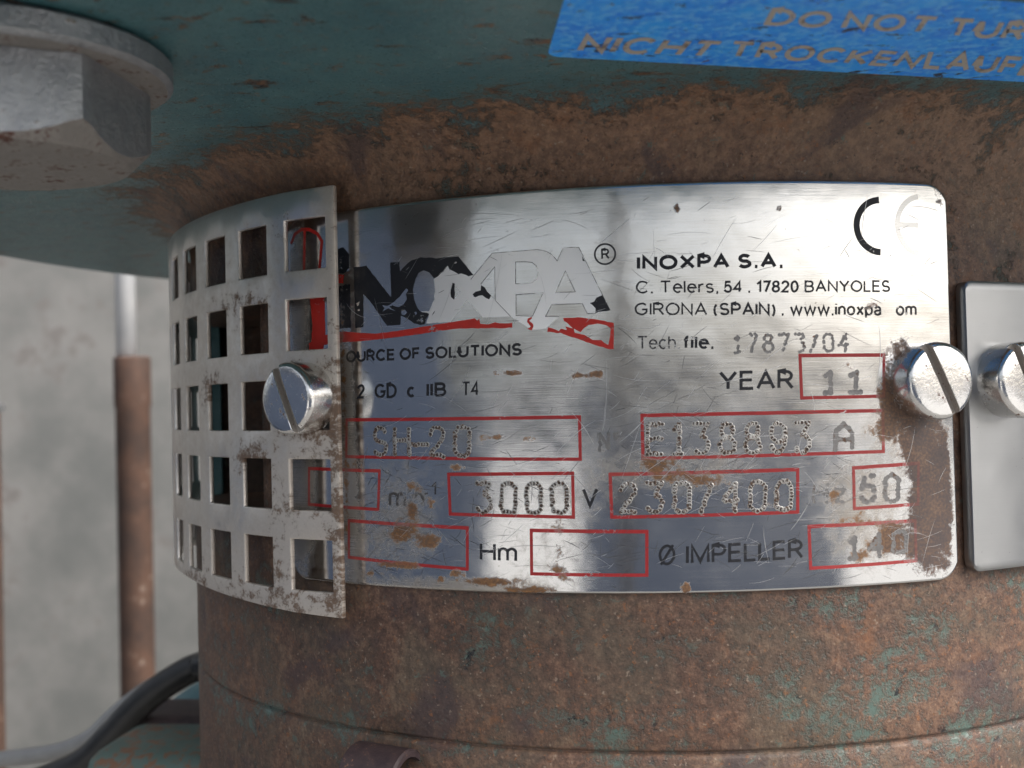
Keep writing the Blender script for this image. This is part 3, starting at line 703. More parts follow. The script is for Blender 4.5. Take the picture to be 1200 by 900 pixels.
def ribbon(pts, w):
    """stroke of width w along pts as quads (one polygon per run)"""
    P = [Vector(p) for p in pts]
    closed = (P[0] - P[-1]).length < 1e-5 and len(P) > 2
    if closed: P = P[:-1]
    n = len(P); L, Rr = [], []
    for i in range(n):
        if closed or 0 < i < n - 1:
            a = (P[i] - P[i - 1]).normalized(); b = (P[(i + 1) % n] - P[i]).normalized()
        elif i == 0: a = b = (P[1] - P[0]).normalized()
        else: a = b = (P[-1] - P[-2]).normalized()
        nrm = Vector((-a.y, a.x)) + Vector((-b.y, b.x))
        if nrm.length < .3: nrm = Vector((-b.y, b.x)) * 2
        nrm.normalize()
        k = nrm.dot(Vector((-b.y, b.x)))
        nrm = nrm / max(k, .45)
        L.append(P[i] + nrm * w / 2); Rr.append(P[i] - nrm * w / 2)
    out = []
    for i in range(n if closed else n - 1):
        j = (i + 1) % n
        out.append([tuple(L[i]), tuple(Rr[i]), tuple(Rr[j]), tuple(L[j])])
    return out

# ---- stroke letters
def arc(cx, cy, rx, ry, a0, a1, n=14):
    return [(cx + rx * math.cos(math.radians(a0 + (a1 - a0) * i / n)), cy + ry * math.sin(math.radians(a0 + (a1 - a0) * i / n))) for i in range(n + 1)]
X_ = .73
GL = {
 'A': (.80, [[(0, 0), (.4, 1), (.8, 0)], [(.13, .33), (.67, .33)]]),
 'B': (.64, [[(0, 0), (0, 1), (.34, 1)] + arc(.36, .765, .23, .235, 90, -90) + [(0, .53)], [(.36, .53)] + arc(.37, .265, .27, .265, 90, -90) + [(0, 0)]]),
 'C': (.80, [arc(.43, .5, .43, .5, 42, 318, 22)]),
 'D': (.72, [[(0, 0), (0, 1), (.28, 1)] + arc(.28, .5, .44, .5, 90, -90, 18) + [(0, 0)]]),
 'E': (.58, [[(.57, 1), (0, 1), (0, 0), (.60, 0)], [(0, .52), (.54, .52)]]),
 'F': (.54, [[(.55, 1), (0, 1), (0, 0)], [(0, .52), (.48, .52)]]),
 'G': (.84, [arc(.43, .5, .43, .5, 45, 330, 22) + [(.81, .46), (.46, .46)]]),
 'H': (.70, [[(0, 0), (0, 1)], [(.7, 0), (.7, 1)], [(0, .53), (.7, .53)]]),
 'I': (.0, [[(0, 0), (0, 1)]]),
 'K': (.66, [[(0, 0), (0, 1)], [(.64, 1), (0, .38)], [(.2, .57), (.68, 0)]]),
 'L': (.52, [[(0, 1), (0, 0), (.54, 0)]]),
 'M': (.84, [[(0, 0), (0, 1), (.42, .06), (.84, 1), (.84, 0)]]),
 'N': (.70, [[(0, 0), (0, 1), (.7, 0), (.7, 1)]]),
 'O': (.88, [arc(.44, .5, .44, .5, 0, 360, 28)]),
 'P': (.62, [[(0, 0), (0, 1), (.34, 1)] + arc(.34, .725, .28, .275, 90, -90) + [(0, .45)]]),
 'R': (.68, [[(0, 0), (0, 1), (.36, 1)] + arc(.36, .74, .28, .26, 90, -90) + [(0, .48)], [(.36, .48), (.68, 0)]]),
 'S': (.64, [arc(.32, .74, .28, .26, 25, 270) + arc(.32, .25, .31, .25, 75, -155)]),
 'T': (.70, [[(0, 1), (.7, 1)], [(.35, 1), (.35, 0)]]),
 'U': (.70, [[(0, 1), (0, .34)] + arc(.35, .34, .35, .34, 180, 360) + [(.7, 1)]]),
 'V': (.76, [[(0, 1), (.38, 0), (.76, 1)]]),
 'X': (.74, [[(0, 1), (.74, 0)], [(.74, 1), (0, 0)]]),
 'Y': (.76, [[(0, 1), (.38, .46), (.76, 1)], [(.38, .46), (.38, 0)]]),
 'Ø': (.88, [arc(.44, .5, .44, .5, 0, 360, 28), [(.06, -.03), (.82, 1.03)]]),
 '0': (.54, [arc(.27, .5, .27, .5, 0, 360, 26)]),
 '1': (.30, [[(.02, .74), (.3, 1), (.3, 0)]]),
 '2': (.56, [arc(.28, .72, .27, .28, 172, -35) + [(.0, .0), (.57, 0)]]),
 '3': (.56, [arc(.27, .76, .25, .24, 155, -90) + arc(.27, .26, .29, .26, 90, -160)]),
 '4': (.60, [[(.45, 0), (.45, 1), (0, .28), (.62, .28)]]),
 '5': (.56, [[(.52, 1), (.12, 1), (.05, .5)] + arc(.27, .32, .29, .32, 130, -160)]),
 '7': (.55, [[(0, 1), (.55, 1), (.2, 0)]]),
 '8': (.56, [arc(.28, .765, .23, .235, -90, 270, 20), arc(.28, .265, .28, .265, 90, 450, 22)]),
 '9': (.56, [arc(.28, .68, .27, .32, 0, 360, 22), arc(.27, .5, .28, .5, 0, -150)]),
 '.': (.1, [[(-.02, .0), (.14, .0)]]), ',': (.08, [[(.08, .1), (.08, -.02), (.04, -.16)]]), '-': (.3, [[(0, .38), (.3, .38)]]),
 '/': (.40, [[(0, 0), (.4, 1)]]), '°': (.3, [arc(.15, .8, .15, .18, 0, 360, 12)]),
 '(': (.20, [arc(.42, .4, .42, .66, 128, 232)]), ')': (.20, [arc(-.22, .4, .42, .66, 52, -52)]),
 'a': (.50, [arc(.26, .52, .22, .22, 165, 0, 10) + [(.48, .1), (.53, 0)], arc(.24, .2, .24, .2, 60, 300, 12) + [(.48, .16)], [(.36, .38), (.48, .43)]]),
 'c': (.50, [arc(.28, .365, .28, .365, 48, 312, 16)]),
 'e': (.56, [[(.0, .40), (.56, .40)] + arc(.28, .37, .28, .365, 5, 315, 20)]),
 'f': (.32, [arc(.30, .80, .16, .2, 80, 180, 8) + [(.14, 0)], [(0, X_), (.30, X_)]]),
 'h': (.50, [[(0, 0), (0, 1)], [(0, .4)] + arc(.25, .46, .25, .27, 170, 0, 10) + [(.5, 0)]]),
 'i': (.0, [[(0, 0), (0, X_)], [(0, .93), (0, 1.03)]]),
 'l': (.0, [[(0, 0), (0, 1)]]),
 'm': (.84, [[(0, 0), (0, X_)], [(0, .42)] + arc(.21, .5, .21, .23, 170, 0, 10) + [(.42, 0)], [(.42, .42)] + arc(.63, .5, .21, .23, 170, 0, 10) + [(.84, 0)]]),
 'n': (.50, [[(0, 0), (0, X_)], [(0, .4)] + arc(.25, .46, .25, .27, 170, 0, 10) + [(.5, 0)]]),
 'o': (.58, [arc(.29, .365, .29, .365, 0, 360, 22)]),
 'p': (.56, [[(0, X_), (0, -.28)], arc(.28, .365, .28, .365, 180, 540, 20)]),
 'r': (.30, [[(0, 0), (0, X_)], [(0, .42)] + arc(.26, .42, .26, .29, 175, 75, 8)]),
 's': (.48, [arc(.24, .55, .21, .18, 25, 270, 12) + arc(.24, .185, .23, .185, 75, -155, 12)]),
 'w': (.90, [[(0, X_), (.22, 0), (.45, X_), (.68, 0), (.9, X_)]]),
 'x': (.52, [[(0, X_), (.52, 0)], [(.52, X_), (0, 0)]]),
 'z': (.48, [[(0, X_), (.48, X_), (0, 0), (.5, 0)]]),
}
DOT = dict(GL)
DOT['3'] = (.56, [[(0, 1), (.54, 1), (.26, .6)] + arc(.26, .3, .29, .3, 78, -150, 10)])
DOT['0'] = (.54, [[(.27, 1), (.44, .97), (.54, .84), (.54, .16), (.44, .03), (.27, 0), (.1, .03), (0, .16), (0, .84), (.1, .97), (.27, 1)]])
DOT['1'] = (.34, [[(.04, .8), (.2, 1), (.2, 0)], [(.02, 0), (.38, 0)]])
DOT['4'] = (.56, [[(.42, 0), (.42, 1), (0, .36), (.56, .36)]])
DOT['2'] = (.54, [arc(.27, .74, .26, .26, 172, -25, 9) + [(0, .04), (.56, 0)]])
DOT['A'] = (.6, [[(0, 0), (0, .7), (.3, 1), (.6, .7), (.6, 0)], [(0, .4), (.6, .4)]])
def layout(s, font, gap):
    """strokes in cap-height units, total width"""
    x, out = 0.0, []
    for ch in s:
        if ch == ' ': x += .36; continue
        wd, st = font[ch]
        out.append((ch, [[(x + px, py) for px, py in q] for q in st]))
        x += wd + gap
    return out, x - gap
def affine(lb, rb, lt, width):
    lb, rb, lt = Vector(lb), Vector(rb), Vector(lt)
    ex = (rb - lb) / width; ey = lt - lb
    return lambda p: lb + ex * p[0] + ey * p[1]
def lettering(s, lb, rb, lt, wgt, mat, name='lettering'):
    gap = .12 + wgt * .85
    lay, width = layout(s, GL, gap)
    A = affine(lb, rb, lt, width + wgt)
    H = (Vector(lt) - Vector(lb)).length
    polys = []
    for ch, st in lay:
        for q in st:
            q2 = [A((px + wgt / 2, wgt / 2 + py * (1 - wgt))) for px, py in q]
            q3 = []
            for i, p in enumerate(q2):          # printed edges waver a little
                j = Vector((p.x * 2.3, p.y * 2.3, 1.7))
                q3.append((p.x + .035 * mnoise.noise(j), p.y + .035 * mnoise.noise(j + Vector((3, 9, 4)))))
            if math.dist(q[0], q[-1]) < 1e-6: q3[-1] = q3[0]
            polys.append(ribbon(q3, wgt * H * (1 + .12 * mnoise.noise(Vector((q3[0][0], q3[0][1], 5))))))
    V, F = stack(polys)
    return wrap2d(name, V, F, .025, mat)
_cr = [0]
def dotted(s, lb, rb, lt, seed, strong=True):
    """dot-peened characters: every dot is a small crater with a raised rim"""
    rnd = random.Random(seed)
    lay, width = layout(s, DOT, .42)
    A = affine(lb, rb, lt, width)
    H = (Vector(lt) - Vector(lb)).length
    big = H > 2.6
    sp, ro = (.43, .36) if big else (.31, .22)
    V, F, MI = [], [], []
    n = 9
    pts = []
    for ch, st in lay:
        for q in st:
            q = [A(p) for p in q]
            acc = 0.0; last = None
            for a, b in zip(q, q[1:]):
                L = (b - a).length
                while acc <= L:
                    pts.append(a.lerp(b, acc / L if L else 0)); acc += sp * rnd.uniform(.92, 1.1)
                acc -= L
    for p in pts:
        u0, v0 = p.x + rnd.gauss(0, .05), p.y + rnd.gauss(0, .05)
        r = ro * rnd.uniform(.85, 1.1)
        rings = ((1.0, .012), (.80, .065), (.60, .055), (.42, .015)) if strong else ((1.0, .010), (.85, .02), (.75, .018), (.66, .012))
        if not strong and rnd.random() < .06: continue
        base = len(V)
        lift = rnd.uniform(0, .012)
        for f, h in rings:
            for i in range(n):
                a = 2 * math.pi * i / n
                V.append(cyl(u0 + r * f * math.cos(a), v0 + r * f * math.sin(a), RP + h + lift))
        for j in range(3):
            for i in range(n):
                k = (i + 1) % n
                F.append((base + j * n + i, base + j * n + k, base + (j + 1) * n + k, base + (j + 1) * n + i)); MI.append(0 if j < 2 else 1)
        F.append(tuple(base + 3 * n + i for i in range(n))); MI.append(1)
    me = mesh('engraved_text', V, F)
    me.polygons.foreach_set('material_index', MI)
    o = part('engraved_text', me, [M['crater'], M['core']] if strong else [M['corefaint'], M['corefaint']], plate)
    me.polygons.foreach_set('material_index', MI)
    return o
for i, (s, lb, rb, lt, wgt, kind) in enumerate(TEXT):
    if kind == 'd': dotted(s, lb, rb, lt, i, s in ('SH', '-', '20', '3000', '230/400', 'E138893'))
    else: lettering(s, lb, rb, lt, wgt, M['blackfaint'] if s in ('Tech.', '1', '-', 'min', 'om') else M['black'])
for q in BOX:
    TL, TR, BR, BL = [Vector(p) for p in q]
    polys = []
    for a, b, wd in ((TL, TR, .46), (TR, BR, .40), (BR, BL, .42), (BL, TL, .40)):
        d = (b - a).normalized() * .17
        n_ = max(2, int((b - a).length / 1.5))
        pts = [(a - d).lerp(b + d, k / n_) for k in range(n_ + 1)]
        pts = [(p.x, p.y + .03 * mnoise.noise(Vector((p.x, p.y, 3)))) for p in pts]
        polys.append(ribbon(pts, wd))
    V, F = stack(polys)
    wrap2d('printed_frame', V, F, .02, M['redframe'])
# logo
def shape(name, polys, lift, mat, amt=.07, seed=1):
    V, F = holes([rough(p, amt, .4, seed) for p in polys])
    return wrap2d(name, V, F, lift, mat)
shape('peeled_logo', LOGO['ghostX'], .012, M['ghost'], .06, 2)
shape('peeled_logo', LOGO['ghostP'], .014, M['ghost'], .0, 3)
tag(shape('logo', LOGO['black'], .024, M['black'], .09, 4), 'intact black start of the big logo, torn at its right end')
for p in LOGO['black2'] + LOGO['black3'] : shape('logo_fragment', [p], .026, M['black'], .10, 5)
shape('logo_stem', LOGO['stem'], .026, M['black'], .12, 6)
shape('logo_stem', LOGO['dot'], .026, M['black'], .14, 7)
shape('swoosh', LOGO['reddot'], .026, M['red'], .12, 8)
for p in LOGO['redbar']: shape('printed_bar', [p], .024, M['red'], .08, 12)
polys = [ribbon(q, .5) for q in REDARCH]
V, F = stack(polys)
wrap2d('printed_symbol', V, F, .024, M['red'])
for p in LOGO['red']: shape('swoosh', [p], .022, M['red'], .05, 9)
for p in LOGO['red2'][:2]: shape('swoosh', [p], .022, M['red'], .12, 10)
shape('swoosh', LOGO['red2'][2:], .022, M['red'], .10, 11)
polys = []
for q in OUTLINE: polys.append(ribbon(q, .07))
V, F = stack(polys)
wrap2d('logo_outline', V, F, .030, M['blackfaint'])
# CE mark: C printed, E worn to a pale trace; registered mark
(cx, cz), (lx, lz), (ex, ez), (el, _z) = CE
rr = abs(cx - lx) - .44
V, F = stack([ribbon([(cx - .1, cz + rr)] + [(cx + rr * math.cos(math.radians(a)), cz + rr * math.sin(math.radians(a))) for a in range(93, 268, 6)] + [(cx - .1, cz - rr)], .85)])
wrap2d('lettering', V, F, .025, M['black'])
rr = abs(ex - el) - .4
V, F = stack([ribbon([(ex + rr * math.cos(math.radians(a)), ez + rr * math.sin(math.radians(a))) for a in range(98, 264, 6)], .7), ribbon([(ex - rr, ez), (ex - .6, ez)], .7)])
wrap2d('lettering', V, F, .02, M['ghoste'])
(cx, cz), (lx, lz) = REG
rr = abs(cx - lx)
V, F = stack([ribbon(arc(cx, cz, rr, rr, 0, 360, 30), .22)])
wrap2d('lettering', V, F, .025, M['black'])
lettering('R', (cx - .46, cz - .68), (cx + .56, cz - .68), (cx - .46, cz + .70), .16, M['black'])
# scratches
def scratches(mat, n, wmin, wmax, lmin, lmax, seed, lift, ang=None):
    rnd = random.Random(seed)
    A = SCR
    wts = [a[2] * a[3] * a[4] for a in A]
    V, F = [], []
    for _ in range(n):
        if ang is None and rnd.random() < .85:
            a = rnd.choices(A, wts)[0]
            u, v = rnd.gauss(a[0], a[2] * .5), rnd.gauss(a[1], a[3] * .5)
        else: u, v = rnd.uniform(-40, 40), rnd.uniform(-23, 26)
        L = rnd.uniform(lmin, lmax) * rnd.uniform(.4, 1)
        th = rnd.gauss(12, 34) if ang is None else rnd.gauss(*ang)
        cur = rnd.gauss(0, 2.2); w = rnd.uniform(wmin, wmax)
        m = 7; pts = []
        x, y = u, v
        for k in range(m + 1):
            pts.append((x, y)); t = math.radians(th + cur * k)
            x += L / m * math.cos(t); y += L / m * math.sin(t)
        if not all(-41 < p[0] < 41.5 and -23.6 < p[1] < 27.2 for p in pts): continue
        b = len(V); li = lift + rnd.uniform(0, .006)
        for k, (px, py) in enumerate(pts):
            q = pts[min(k + 1, m)]; q0 = pts[max(k - 1, 0)]
            d = Vector((q[0] - q0[0], q[1] - q0[1])).normalized()
            ww = w * (1 - abs(2 * k / m - 1)) ** .5 / 2 + .004
            V.append(cyl(px - d.y * ww, py + d.x * ww, RP + li)); V.append(cyl(px + d.y * ww, py - d.x * ww, RP + li))
        for k in range(m): F.append((b + 2 * k, b + 2 * k + 1, b + 2 * k + 3, b + 2 * k + 2))
    tag(part('scratches', mesh('scratches', V, F), mat, plate), kind='stuff')
scratches(M['scratchd'], 420, .022, .07, .8, 4.5, 11, .032)
scratches(M['scratch'], 260, .014, .04, .8, 4.5, 12, .036)
scratches(M['scratch'], 46, .03, .07, 4, 14, 13, .040, (60, 40))
scratches(M['scratch'], 60, .025, .05, .6, 2.5, 14, .040, (45, 12))
scratches(M['scratch'], 150, .012, .03, 1.5, 7, 15, .041, (4, 14))
scratches(M['scratchd'], 160, .015, .04, 1.5, 8, 16, .043, (2, 16))

# ---------------------------------------------------------------- perforated guard
def build_guard():
    th0 = -.558; hole = 7.15; pitch = 11.2; ztop0 = 26.87
    s_right = -.461; n_col = 14
    th_of = lambda s: th0 + s / 90.0
    # column edges in angle, from the right edge going left
    cols = [(s_right, 'bar')]
    edges = []       # (theta_right, theta_left, is_hole)
    cur = s_right
    for c in range(n_col):
        tr = th_of(-c * pitch + hole); tl = th_of(-c * pitch)
        edges.append((cur, tr, False)); edges.append((tr, tl, True)); cur = tl
    edges.append((cur, cur - .035, False))
    rows = [(31.0, ztop0, False)]
    zc = ztop0
    for r_ in range(5):
        a = ztop0 - pitch * r_; b = a - hole
        if r_: rows.append((ztop0 - pitch * (r_ - 1) - hole, a, False))
        rows.append((a, b, True))
    rows.append((ztop0 - pitch * 4 - hole, -28.5, False))
    def rg(t): return 92.5 - 1.3 * min(.45, max(0, th0 - t)) - 1.0 * max(0, (t - th0) / .1)
    bm = bmesh.new(); cache = {}
    def vert(t, z):
        k = (round(t, 6), round(z, 5))
        if k not in cache:
            zz = z
            if z < -28: zz = z + 1.6 * min(1, max(0, (s_right - t) / .5))
            v = bm.verts.new((t, zz, 0)); cache[k] = v
        return cache[k]
    for ci, (t0, t1, hc) in enumerate(edges):
        k = 3 if hc else 1
        if ci == 0: k = 2
        for (z0, z1, hr) in rows:
            if hc and hr and not (ci == 1 and rows.index((z0, z1, hr)) == 4): continue
            for q in range(k):
                a = t0 + (t1 - t0) * q / k; b = t0 + (t1 - t0) * (q + 1) / k
                bm.faces.new((vert(a, z0), vert(a, z1), vert(b, z1), vert(b, z0)))
    # round the corners of the punched holes a little is left to the bevel below
    bm.normal_update()
    flat = {v: (v.co.x, v.co.y) for v in bm.verts}
    for v, (t, z) in flat.items():
        r = rg(t); v.co = Vector((r * math.sin(t), -r * math.cos(t), z)) * MM
    bm.normal_update()
    bmesh.ops.recalc_face_normals(bm, faces=bm.faces)
    f0 = bm.faces[:][0]
    if f0.normal.dot(Vector((f0.calc_center_median().x, f0.calc_center_median().y, 0))) < 0:
        bmesh.ops.reverse_faces(bm, faces=bm.faces)
    me = bpy.data.meshes.new('perforated_guard'); bm.to_mesh(me); bm.free()
    o = link('perforated_guard', me, None)
    so = o.modifiers.new('thick', 'SOLIDIFY'); so.thickness = .85 * MM; so.offset = -1
    bv = o.modifiers.new('edge', 'BEVEL'); bv.width = .22 * MM; bv.segments = 2; bv.limit_method = 'ANGLE'; bv.angle_limit = math.radians(50)
    dg = bpy.context.evaluated_depsgraph_get()
    me2 = bpy.data.meshes.new_from_object(o.evaluated_get(dg))
    o.modifiers.clear(); o.data = me2; bpy.data.meshes.remove(me); me2.name = 'perforated_guard'
    me2.materials.clear(); me2.materials.append(M['guard'])
    me2.polygons.foreach_set('use_smooth', [True] * len(me2.polygons))
    uv = []
    for v in me2.vertices:
        uv.append((math.atan2(v.co.x, -v.co.y) * R, v.co.z / MM))
    uv = np.array(uv)
    # grime gathers near the right border, at the foot and in a few spots
    lay = me2.uv_layers.get('UVMap') or me2.uv_layers.new(name='UVMap')
    li = np.empty(len(me2.loops), np.int32); me2.loops.foreach_get('vertex_index', li)
    lay.data.foreach_set('uv', (uv + np.array([200., 60.]))[li].astype(np.float32).ravel())
    rb = np.array([(-46, 1.8, 6.2, 6.2, .5), (-41.0, -18, 1.6, 16, .5), (-41, 8, 1.2, 24, .32), (-47, -25, 8, 4, .36), (-52, -20, 2.5, 7, .33), (-62, -27, 16, 3, .42), (-70, 3.2, 5, 2.6, .75), (-58, -6.5, 5, 3.2, .7), (-80, -27, 6, 3, .45), (-64, 17, 6, 2.2, .5), (-56, 15.5, 4, 2, .55), (-47, -14, 6, 3, .42), (-50, 28, 2, 2, .55), (-44, -4, 5, 2.5, .55)])
    fb = np.array([(-62, 0, 34, 40, .24), (-46, 1.8, 8, 8, .6), (-45, -20, 14, 16, .9), (-62, -26, 22, 8, .9), (-66, 4, 20, 10, .5), (-41, 0, 3, 40, .9), (-60, 20, 20, 8, .4), (-80, -10, 12, 30, .35)])
    for nm, A in (('rust', rb), ('film', fb)):
        a = me2.attributes.new(nm, 'FLOAT', 'POINT')
        a.data.foreach_set('value', blobs(A, uv[:, 0], uv[:, 1]).astype(np.float32))
    sharp_edges(me2, 40)
    return tag(o, 'perforated steel guard with square holes wrapped round the left of the neck', 'guard')
guard = build_guard()

# ---------------------------------------------------------------- right hand strap
def sheet(name, s0, s1, z0, z1, r0, r1, rc, mat, label, cat):
    """plain curved sheet with rounded left corners"""
    us = [s0, s0 + .12] + list(np.linspace(s0 + .35, s0 + rc, 8)) + list(np.linspace(s0 + rc + 1, s1, 20))
    tz = [0, .01] + list(np.linspace(.03, .97, 16)) + [.99, 1]
    V, F = [], []
    nv = len(tz); nu = len(us)
    for i, u in enumerate(us):
        d = min(rc, max(0, s0 + rc - u)); c = rc - math.sqrt(max(0, rc * rc - d * d))
        for j, t in enumerate(tz):
            e = min(i, j, nv - 1 - j)
            V.append(cyl(u, z0 + c + (z1 - z0 - 2 * c) * t, (r1 - .25) if e == 0 else r1))
    front = len(V)
    for i in range(nu - 1):
        for j in range(nv - 1): F.append((i * nv + j, (i + 1) * nv + j, (i + 1) * nv + j + 1, i * nv + j + 1))
    per = [i * nv for i in range(nu - 1, -1, -1)] + list(range(1, nv)) + [i * nv + nv - 1 for i in range(1, nu)]
    b = len(V)
    for k in per:
        x, y, z = V[k]; q = r0 / math.hypot(x, y); V.append((x * q, y * q, z))
    for k in range(len(per) - 1): F.append((per[k], per[k + 1], b + k + 1, b + k))
    bm = bmesh.new(); bm.from_mesh(mesh(name, V, F)); bmesh.ops.recalc_face_normals(bm, faces=bm.faces)
    me = bpy.data.meshes.new(name); bm.to_mesh(me); bm.free()
    stain(me, [(math.atan2(v.co.x, -v.co.y) * R, v.co.z / MM) for v in me.vertices])
    o = link(name, me, mat); sharp_edges(me, 40)
    return tag(o, label, cat)
sheet('steel_strap', 43.9, 68.0, -23.3, 14.9, R + .5, R + 2.1, 1.3, M['strap'], 'plain dull grey steel strap beside the right end of the nameplate', 'strap')

# ---------------------------------------------------------------- slotted screws
def screw_mesh(r=5.0, h=3.7, sw=1.3, sd=1.15):
    V, F = lathe([(r - .1, -1.0), (r, -.9), (r, h - .75), (r - .12, h - .38), (r - .38, h - .12), (r - .75, h), (r * .55, h + .06), (r * .25, h + .08)], 56)
    bm = bmesh.new(); bm.from_mesh(mesh('screw', V, F))
    a = bpy.data.meshes.new('a'); bm.to_mesh(a); bm.free()
    oa = bpy.data.objects.new('a', a); C.objects.link(oa)
    a.materials.append(M['screw']); a.materials.append(M['slot'])
    cb = bevelled_box(-sw / 2, sw / 2, -8, 8, h - sd, h + 3, .08, 1)
    cb.materials.append(M['screw']); cb.materials.append(M['slot'])
    cb.polygons.foreach_set('material_index', [1] * len(cb.polygons))
    ob = bpy.data.objects.new('b', cb); C.objects.link(ob)
    md = oa.modifiers.new('cut', 'BOOLEAN'); md.operation = 'DIFFERENCE'; md.object = ob; md.solver = 'EXACT'
    dg = bpy.context.evaluated_depsgraph_get()
    me = bpy.data.meshes.new_from_object(oa.evaluated_get(dg))
    bpy.data.objects.remove(oa); bpy.data.objects.remove(ob)
    bm = bmesh.new(); bm.from_mesh(me)
    ed = [e for e in bm.edges if len(e.link_faces) == 2 and e.calc_face_angle(0) > 1.0]
    bmesh.ops.bevel(bm, geom=ed, offset=.06 * MM, segments=1, affect='EDGES')
    bm.to_mesh(me); bm.free()
    me.polygons.foreach_set('use_smooth', [True] * len(me.polygons))
    sharp_edges(me, 28)
    me.name = 'slotted_screw'
    return me
SM = screw_mesh()
def place_screw(s, z, r, slot, label, tilt=0.0):
    o = bpy.data.objects.new('slotted_screw', SM); C.objects.link(o)
    t = s / R
    nrm = Vector((math.sin(t), -math.cos(t), tilt)).normalized()
    upv = Vector((0, 0, 1)); xa = upv.cross(nrm).normalized(); ya = nrm.cross(xa)
    q = math.radians(slot)
    x2 = xa * math.cos(q) + ya * math.sin(q); y2 = nrm.cross(x2)
    m = Matrix((x2, y2, nrm)).transposed().to_4x4()
    m.translation = Vector(cyl(s, z, r)) * MM
    o.matrix_world = m
    return tag(o, label, 'screw', 'slotted screws holding the sheets to the pump')
place_screw(-46.0, 1.8, 92.2, 24, 'slotted screw on the perforated guard left of the big logo')
place_screw(37.8, 1.8, 89.0, 26, 'slotted screw in rust at the right end of the nameplate')
place_screw(50.3, 1.7, 90.2, 26, 'slotted screw cut by the picture edge, on the plain grey strap')

# ---------------------------------------------------------------- bolt and washer under the flange
def hexbolt():
    cx, cy = -65.3, -121.9
    V, F = lathe([(8, 37.9), (16.9, 37.9), (17.5, 37.4), (17.5, 35.4), (16.9, 34.9), (8, 34.9)], 72, (False, False))
    V = [(x + cx, y + cy, z) for x, y, z in V]
    me = mesh('washer', V, F)
    bm = bmesh.new(); bm.from_mesh(me); bmesh.ops.recalc_face_normals(bm, faces=bm.faces); bm.to_mesh(me); bm.free()
    o = link('washer', me, [M['galv'], M['galv_dirt_shade']]); sharp_edges(me, 50)
    me.polygons.foreach_set('material_index', [1 if p.center.z < 34.95 * MM else 0 for p in me.polygons])  # darker underside: shade beneath the washer put into its colour
    tag(o, 'thick round galvanised washer pressed against the teal flange', 'washer')
    # hexagonal head: six sides, chamfered below
    Rh = 15.4; ap = Rh * math.cos(math.pi / 6)
    n = 96
    V, F = [], []
    rot = math.radians(30)
    zt, zb = 34.85, 26.6
    zs = np.linspace(0, 1, 9)
    for j, t in enumerate(zs):
        for i in range(n):
            a = 2 * math.pi * i / n
            d = ((a - rot) % (math.pi / 3)) - math.pi / 6
            rh = min(ap / math.cos(d), Rh * .985)
            zlow = zb + (rh - ap * .985) * 1.0         # chamfer cone cuts the corners short
            z = zt + (zlow - zt) * t
            V.append((cx + rh * math.cos(a), cy + rh * math.sin(a), z))
    for f, dz in ((.97, -.25), (.90, -.5), (.45, -.5)):
        for i in range(n):
            a = 2 * math.pi * i / n
            V.append((cx + ap * f * math.cos(a), cy + ap * f * math.sin(a), zb + dz))
    m = len(V) // n
    for j in range(m - 1):
        for i in range(n):
            k = (i + 1) % n
            F.append((j * n + k, j * n + i, (j + 1) * n + i, (j + 1) * n + k))
    F.append(tuple((m - 1) * n + i for i in range(n))); F.append(tuple(range(n)))
    me = mesh('hex_bolt', V, F)
    bm = bmesh.new(); bm.from_mesh(me); bmesh.ops.recalc_face_normals(bm, faces=bm.faces); bm.to_mesh(me); bm.free()
    o = link('hex_bolt', me, [M['galv'], M['galv_dirt_shade']])
    mi = [0] * len(me.polygons)
    for p in me.polygons:
        if p.index >= 8 * n and p.index < (m - 1) * n + 1: mi[p.index] = 1  # dirt on the underside, its shade darkened into the same colour
    me.polygons.foreach_set('material_index', mi)
    sharp_edges(me, 24)
    tag(o, 'big weathered hexagon bolt head hanging under the flange', 'bolt')
hexbolt()

